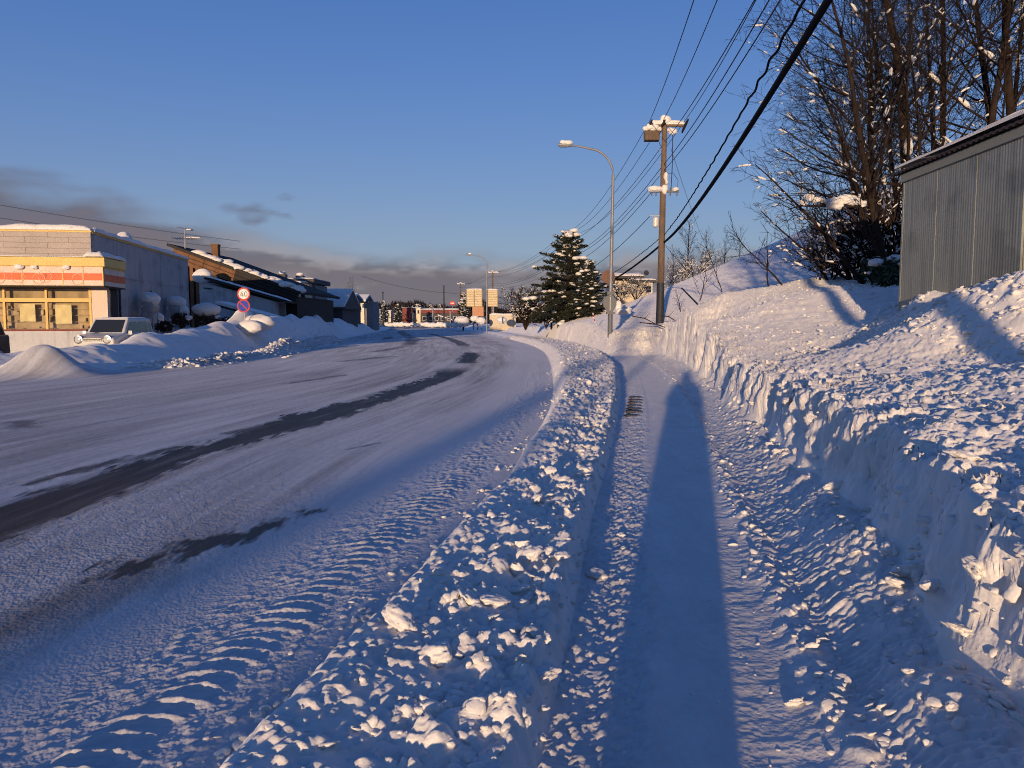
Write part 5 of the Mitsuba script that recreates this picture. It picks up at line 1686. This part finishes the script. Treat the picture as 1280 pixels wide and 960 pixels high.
for i, (px, y0, y1, lab) in enumerate(((479, 366, 400, 'far thin post between the teal and cream buildings'), (541, 387, 404, 'pale far post in front of the long shed, left one'), (563, 390, 404, 'pale far post in front of the long shed, right one'), (516, 392, 404, 'dark far post in front of the window house'))):
    a, b = P(px, y1, 188), P(px, y0, 188)
    single('far_post', lab, 'post', MB().tube([(a[0], 188, .2), (a[0], 188, b[2])], [.16, .14], 6).blob((a[0], 188, b[2] + .08), (.26, .26, .15), i, 1), 'galvanized' if i else 'pole_dark')
for i, (px, y, h, w, lab) in enumerate(((463, 150, 5.4, 1.9, 'dark snowy conifer right of the small pale house'), (480, 190, 6.4, 1.3, 'slender snowy conifer beside the cream far building'), (497, 180, 5.2, 2.2, 'snow-laden conifer left of the red far shop'), (579, 132, 6.2, 1.1, 'slender snowy conifer left of the beige sign boards'), (522, 216, 6.0, 3.2, 'broad snowy tree behind the far window house'), (539, 218, 6.0, 3.0, 'snowy tree behind the long shed, left of two'), (550, 220, 6.0, 3.0, 'snowy tree behind the long shed, right of two'))):
    p = P(px, 404, y)
    conifer('far_conifer', lab, (p[0], y, .3), h, w, 500 + i, 2600, .9, needle=.26, group='snowy conifers around the far road end')
for i, (px, py, y, r, lab) in enumerate(((577, 402, 112, .9, 'pointed snow heap left of the beige sign boards'), (593, 398, 112, .5, 'snow cushion under the left beige sign board'), (601, 401, 110, .6, 'snow mound at the foot of the far street lamp'), (627, 400, 108, .6, 'snow mound right of the sign boards'))):
    p = P(px, py, y)
    single('snow_heap', lab, 'snow heap', MB().blob(p, (r * 1.2, r, r * .9), i + 4, 3, .18), 'snow_plain', True)
t = thing('low_wall', 'low beige wall in the snow right of the sign boards', 'wall')
a, b = P(612, 404, 114), P(645, 394, 114)
part(t, 'wall', MB().box(a[0], b[0], 114, 114.3, .3, b[2]), 'beige_wall')
part(t, 'snow_cap', MB().add(*snow_strip([(a[0], 114.15, b[2]), (b[0], 114.15, b[2])], .6, .3, 5)), 'snow_plain', 50)
r = np.random.default_rng(77)
m = MB()
for k in range(34):
    px = 484 + k * 2.6
    p = P(px, 402.2, 180 - k * .3)
    m.blob((p[0], p[1], .75 + .2 * r.random()), (.7, .6, .35 + .3 * r.random()), k, 1, .3)
single('snow_ridge', 'row of ploughed snow lumps along the far road end', 'snow ridge', m, 'snow_plain', True, kind='stuff')
# distant wood on the horizon
r = np.random.default_rng(31)
n = 26000
x = r.uniform(-150, 60, n)
y = 290 + 14 * r.random(n)
hmax = 7.5 + 9 * nz(x, x * 0, .08, 3, 4)
z = r.random(n) * hmax
d = np.stack([r.normal(0, .35, n), r.normal(0, .2, n), 1 + 0 * x], 1)
s = 1.1 * (.5 + r.random((n, 1)))
q = np.stack([x, y, z], 1)
v = np.stack([q - [.16, 0, 0], q + [.16, 0, 0], q + d * s], 1).reshape(-1, 3)
single('distant_wood', 'dark strip of distant leafless wood along the horizon', 'wood', (v, np.arange(len(v)).reshape(-1, 3)), 'twig', kind='stuff')

# ------------------------------------------------------------------ loose snow clods
def clod_mesh(seed, sub=2):
    g = np.random.default_rng(seed)
    p = g.normal(size=(13, 3))
    p /= np.linalg.norm(p, axis=1, keepdims=True)
    p *= (.7 + .3 * g.random((13, 1)))
    h = trimesh.convex.convex_hull(p)
    v = np.array(_ico[sub].vertices)
    nrm, off = h.face_normals, (h.face_normals * h.triangles[:, 0]).sum(1)
    dots = v @ nrm.T
    r = np.where(dots > 1e-3, off / np.maximum(dots, 1e-3), 9).min(1)
    fine = meshkit.fbm(v * 2.2 + seed, 5, seed) - .5
    lump = np.abs(meshkit.fbm(v * 4.5 + seed * 3, 3, seed + 5) - .5)
    return v * ((.55 * np.minimum(r, 1.2) + .42) * (1 + .8 * fine - .75 * lump))[:, None] * [1.15, .95, .66], np.array(_ico[sub].faces)


_big = [clod_mesh(600 + k, 3) for k in range(10)]
_small = [clod_mesh(700 + k, 1) for k in range(14)]
_mid = [clod_mesh(800 + k, 2) for k in range(12)]
_bigply = [ply(m, 'snow', True) for m in _big]


def euler(g):
    a, b, c = g.uniform(0, 6.28), g.normal(0, .35), g.normal(0, .35)
    ca, sa, cb, sb, cc, sc = math.cos(a), math.sin(a), math.cos(b), math.sin(b), math.cos(c), math.sin(c)
    return np.array([[ca, -sa, 0], [sa, ca, 0], [0, 0, 1]]) @ np.array([[cb, 0, sb], [0, 1, 0], [-sb, 0, cb]]) @ np.array([[1, 0, 0], [0, cc, -sc], [0, sc, cc]])


def hz(x, y):
    """Ground heights with the small relief."""
    return H(np.asarray(x, float)[None], np.asarray(y, float)[None], True)[0]


def scatter(name, label, xs, ys, sizes, g, sink=.5, kinds=_small):
    z = hz(xs, ys)
    V, F_, n = [], [], 0
    for i in range(len(xs)):
        v, f = kinds[int(g.integers(len(kinds)))]
        s = sizes[i]
        w = (v * s * g.uniform(.65, 1.4, 3) * [1, 1, .8]) @ euler(g).T + [xs[i], ys[i], z[i] + s * (.62 - sink * 1.2)]
        V.append(w)
        F_.append(f + n)
        n += len(v)
    return single(name, label, 'snow rubble', (np.vstack(V), np.vstack(F_)), 'snow', True, kind='stuff')


def big_clods(spots, label, g):
    xs, ys = np.array([s[0] for s in spots]), np.array([s[1] for s in spots])
    z = hz(xs, ys)
    for i, (x, y, s) in enumerate(spots):
        R = np.eye(4)
        R[:3, :3] = euler(g) * (s * g.uniform(.7, 1.4, 3) * np.array([1, 1, .8]))[None, :]
        R[:3, 3] = (x, y, z[i] + s * .16)
        key = numbered('snow_clod')
        scene[key] = {**_bigply[int(g.integers(len(_bigply)))], 'to_world': T(R.tolist())}
        tag(key, label if isinstance(label, str) else label[i], 'snow clod', None if not isinstance(label, str) else label)


g = np.random.default_rng(2024)


def tri_size(g, n, lo, hi, k=3.0):
    return lo + (hi - lo) * g.random(n) ** k


# on the windrow: spread denser towards the path side, as in the photograph
n = 3000
y = np.exp(g.uniform(math.log(2.35), math.log(58), n))
w = np.clip(g.beta(2.9, 1.3, n), .04, .99)
w = np.where(y > 12, np.clip(g.beta(1.4, 1.2, n), .03, .99), w)
c, d = C(y), D(y)
sp = .5 + 1.2 * np.clip(nz(c + w * (d - c), y, 1.2, 5, 3) + .45, 0, 1)
keep = g.random(n) < sp
y, w = y[keep], w[keep]
x = C(y) + w * (D(y) - C(y))
scatter('snow_rubble', 'fine broken snow strewn over the ridge between road and footpath', x, y, tri_size(g, len(x), .004, .06, 6.0) * np.clip(.8 + y * .025, .8, 1.9), g)
# the largest lumps of the ridge, one by one
sp = []
for i in range(110):
    yy = math.exp(g.uniform(math.log(2.5), math.log(17)))
    ww = float(np.clip(g.beta(3.4, 1.3), .3, .97))
    sp.append((float(C(np.array(yy)) + ww * (D(np.array(yy)) - C(np.array(yy)))), yy, float(.022 + .075 * g.random() ** 3.2)))
big_clods([q for q in sp if q[1] < 4.2], 'knobbly snow clod on the near end of the ridge, by the picture bottom', g)
big_clods([q for q in sp if 4.2 <= q[1] < 8], 'knobbly snow clod on the middle stretch of the ridge left of the footpath', g)
big_clods([q for q in sp if q[1] >= 8], 'knobbly snow clod on the far stretch of the ridge left of the footpath', g)
named = [((-.86, 2.86, .07), 'flat bright clod alone at the left foot of the ridge, near the picture bottom'), ((-.30, 3.05, .115), 'largest lumpy clod on the ridge, near the bottom of the picture'), ((-.28, 2.75, .06), 'egg-shaped clod just in front of the largest lumpy clod'),
    ((.52, 4.62, .075), 'long bright clod lying in the left tyre track of the footpath'), ((.80, 5.5, .055), 'rounded clod in the left footpath track, upper of a close pair'), ((.76, 5.15, .04), 'smaller rounded clod in the left footpath track, lower of a close pair'),
    ((1.14, 2.98, .045), 'single egg-shaped clod on the right half of the footpath near the picture bottom'), ((.58, 3.9, .022), 'tiny lone clod in the left footpath track below the long bright one')]
big_clods([s for s, _ in named], [l for _, l in named], g)
# left foot of the ridge, strewn on the road edge
n = 420
y = np.exp(g.uniform(math.log(2.5), math.log(24), n))
cl = nz(y, y * 0, 1.6, 3, 2)
y = y[cl > -.04]
x = C(y) - .02 - np.abs(g.normal(0, .10, len(y)))
scatter('snow_rubble', 'scattered crumbs of snow along the road side of the ridge', x, y, tri_size(g, len(x), .008, .045, 2.2), g)
# along the path's right edge
n = 620
y = np.exp(g.uniform(math.log(2.4), math.log(30), n))
x = E(y) + g.normal(0, .07, n) + .02
scatter('snow_rubble', 'line of snow crumbs between the footpath and the right tyre track', x, y, tri_size(g, n, .008, .042, 2.5), g)
n = 500
y = np.exp(g.uniform(math.log(2.4), math.log(30), n))
x = D(y) + g.uniform(0.02, 1, n) * (F(y) - D(y))
scatter('snow_rubble', 'tiny crumbs of snow on the footpath', x, y, tri_size(g, n, .004, .016, 2.5), g)
# talus under the cut bank
n = 1200
y = np.exp(g.uniform(math.log(2.3), math.log(30), n))
x = F(y) + g.normal(0.0, .16, n) - .02
scatter('snow_rubble', 'fallen broken snow at the foot of the cut bank', x, y, tri_size(g, n, .005, .05, 4.0), g)
sp = []
for i in range(70):
    yy = math.exp(g.uniform(math.log(2.5), math.log(13)))
    sp.append((float(F(np.array(yy)) + g.normal(.02, .16)), yy, float(.03 + .08 * g.random() ** 2.6)))
big_clods([q for q in sp if q[1] < 4.5], 'snow clod fallen to the foot of the cut bank near the picture bottom', g)
big_clods([q for q in sp if q[1] >= 4.5], 'snow clod fallen to the foot of the cut bank farther along', g)
n = 700
x = g.uniform(3.2, 8.0, n)
y = g.uniform(34.6, 38.5, n)
scatter('snow_rubble', 'broken snow on the short bank that ends the footpath', x, y, tri_size(g, n, .015, .08, 2.6), g, .55)
# on the plateau above the bank
n = 1700
y = g.uniform(4.5, 22, n)
x = F(y) + .7 + g.random(n) ** .9 * (3.2 + .12 * y)
keep = nz(x, y, .9, 44, 3) > -.10
x, y = x[keep], y[keep]
scatter('snow_rubble', 'broken snow spread over the top of the cut bank', x, y, tri_size(g, len(x), .008, .045, 3.0), g)
# the thrown pile by the shed
n = 1500
y = g.uniform(8.5, 16, n)
x = g.uniform(5.8, 7.6, n)
scatter('snow_rubble', 'lumpy thrown snow heaped against the shed', x, y, tri_size(g, n, .012, .085, 2.6), g)
# mound slope
n = 1500
y = g.uniform(15, 28, n)
x = F(y) + g.random(n) * 6.0
scatter('snow_rubble', 'crumbled snow on the sunlit mound beyond the cut bank', x, y, tri_size(g, n, .012, .07, 2.6), g)
# rubble along the left of the road
n = 2200
y = 25 + 40 * g.random(n) ** 1.3
rub = np.interp(y, [24, 28, 33, 39, 48, 62, 70], [-11.9, -11.3, -11.2, -11.9, -12.6, -14.6, -16])
x = rub + g.normal(0, .55, n)
scatter('snow_rubble', 'bright broken snow thrown along the left side of the road', x, y, tri_size(g, n, .02, .14, 2.4), g)

# bare strips of pavement that show through the packed snow of the path
t = thing('drain_grate', 'row of dark bars showing through the packed snow of the footpath', 'grate')
for k in range(7):
    yy = 12.6 + k * .5
    xx = float(D(np.array(yy))) + .10 + .012 * k
    zz = float(hz([xx + .15], [yy])[0]) + .006
    part(t, 'slat', MB((xx, yy, zz), .06).prism([(0, -.0), (.05, .02), (.26, .012), (.30, 0), (.26, -.03), (.05, -.03)], 'y', -.075, .075), 'asphalt')


# ------------------------------------------------------------------ the person who stands at the viewpoint, behind the phone
def build_person():
    t = thing('person', 'person in a long dark coat holding a phone up, whose shadow lies on the footpath', 'person')
    ox, oy = -.16, -.52
    def chain(lst):
        out = m3.Manifold()
        for (a, ra), (b, rb) in lst:
            out += m3.Manifold.batch_hull([m3.Manifold.sphere(ra, 20).translate(tuple(map(float, a))), m3.Manifold.sphere(rb, 20).translate(tuple(map(float, b)))])
        return out
    def soft(m, ln=.03, it=8):
        q = m.refine_to_length(ln).to_mesh()
        tm = trimesh.Trimesh(q.vert_properties[:, :3], q.tri_verts, process=True)
        trimesh.smoothing.filter_taubin(tm, iterations=it)
        v = np.array(tm.vertices) + [ox, oy, 0]
        return v, np.array(tm.faces)
    legs = m3.Manifold()
    for s in (-1, 1):
        legs += chain([(((s * .14, 0, .88), .125), ((s * .155, .01, .48), .10)), (((s * .155, .01, .48), .10), ((s * .165, -.02, .10), .085))])
    part(t, 'trousers', soft(legs), 'trousers', True)
    for s in (-1, 1):
        b = m3.Manifold.batch_hull([m3.Manifold.sphere(.055, 16).translate((s * .165 + dx, dy, .058)) for dx in (-.02, .02) for dy in (-.08, .16)] + [m3.Manifold.sphere(.075, 16).translate((s * .165, -.03, .2))])
        part(t, 'boot', soft(b, .02, 4), 'rubber', True)
    coat = m3.Manifold.batch_hull([m3.Manifold.sphere(.10, 20).translate((x, y, z)) for x, y, z in ((-.16, .0, .26), (.16, .0, .26), (0, .06, .26), (0, -.06, .26), (-.21, .0, .62), (.21, .0, .62), (-.24, 0, 1.0), (.24, 0, 1.0), (0, .08, 1.1), (0, -.06, 1.1), (-.2, 0, 1.33), (.2, 0, 1.33), (0, -.02, 1.42))])
    for s in (-1, 1):
        coat += chain([(((s * .22, 0, 1.36), .095), ((s * .31, .08, 1.12), .08)), (((s * .31, .08, 1.12), .08), ((s * .12 + .10, .36, 1.42), .055))])
    part(t, 'coat', soft(coat), 'coat', True)
    head = m3.Manifold.batch_hull([m3.Manifold.sphere(.085, 24).translate((0, -.005, 1.66)), m3.Manifold.sphere(.06, 24).translate((0, .035, 1.56)), m3.Manifold.sphere(.07, 24).translate((0, -.03, 1.68))])
    head += chain([(((0, 0, 1.40), .06), ((0, 0, 1.58), .055))])
    head += chain([(((0, .085, 1.645), .012), ((0, .108, 1.61), .016))])
    for s in (-1, 1):
        head += m3.Manifold.sphere(.022, 12).scale((.5, 1, 1.4)).translate((s * .088, -.0, 1.63))
    part(t, 'head', soft(head, .012, 4), 'skin', True)
    for s in (-1, 1):
        part(t, 'eye', MB().blob((ox + s * .032, oy + .088, 1.655), (.012, .009, .008), 1, 2, .0), 'black_paint', True)
    part(t, 'mouth', MB().tube([(ox - .025, oy + .087, 1.572), (ox, oy + .096, 1.570), (ox + .025, oy + .087, 1.572)], [.004, .006, .004], 6), 'brown_disc')
    hood = m3.Manifold.batch_hull([m3.Manifold.sphere(.125, 24).translate((0, -.055, 1.665)), m3.Manifold.sphere(.12, 24).translate((0, -.08, 1.52)), m3.Manifold.sphere(.10, 24).translate((.07, -.05, 1.45)), m3.Manifold.sphere(.10, 24).translate((-.07, -.05, 1.45))])
    part(t, 'hood', soft(hood, .02, 4), 'coat', True)
    # two hands round the phone, five bent fingers each
    for s in (-1, 1):
        wx, wy, wz = s * .12 + .10, .37, 1.43
        hx = .16 + s * .062
        h = chain([(((wx, wy, wz), .030), ((hx + s * .012, .44, 1.47), .028)), (((hx + s * .012, .44, 1.47), .026), ((hx + s * .018, .455, 1.52), .024))])
        for k, ln in enumerate((.9, 1.0, .95, .78)):
            z = 1.475 + k * .019
            h += chain([(((hx + s * .014, .458, z), .0095), ((hx + s * .010, .488, z + .004), .0088)), (((hx + s * .010, .488, z + .004), .0088), ((hx - s * .014 * ln, .497, z + .006), .0078)), (((hx - s * .014 * ln, .497, z + .006), .0078), ((hx - s * .032 * ln, .4965, z + .006), .0068))])
        h += chain([(((hx + s * .006, .44, 1.475), .012), ((hx - s * .004, .452, 1.515), .0105)), (((hx - s * .004, .452, 1.515), .0105), ((hx - s * .018, .462, 1.545), .0085))])
        part(t, 'hand', soft(h, .004, 4), 'skin', True)
    q = m3.Manifold.batch_hull([m3.Manifold.sphere(.004, 12).translate((.16 + a, .478 + b, 1.55 + c)) for a in (-.034, .034) for b in (-.0005, .004) for c in (-.07, .07)])
    qm = q.to_mesh()
    single('phone', 'dark phone held upright in both hands of the person', 'phone', MB().add(np.array(qm.vert_properties[:, :3]) + [ox, oy, 0], np.array(qm.tri_verts)), 'phone', 40)


build_person()
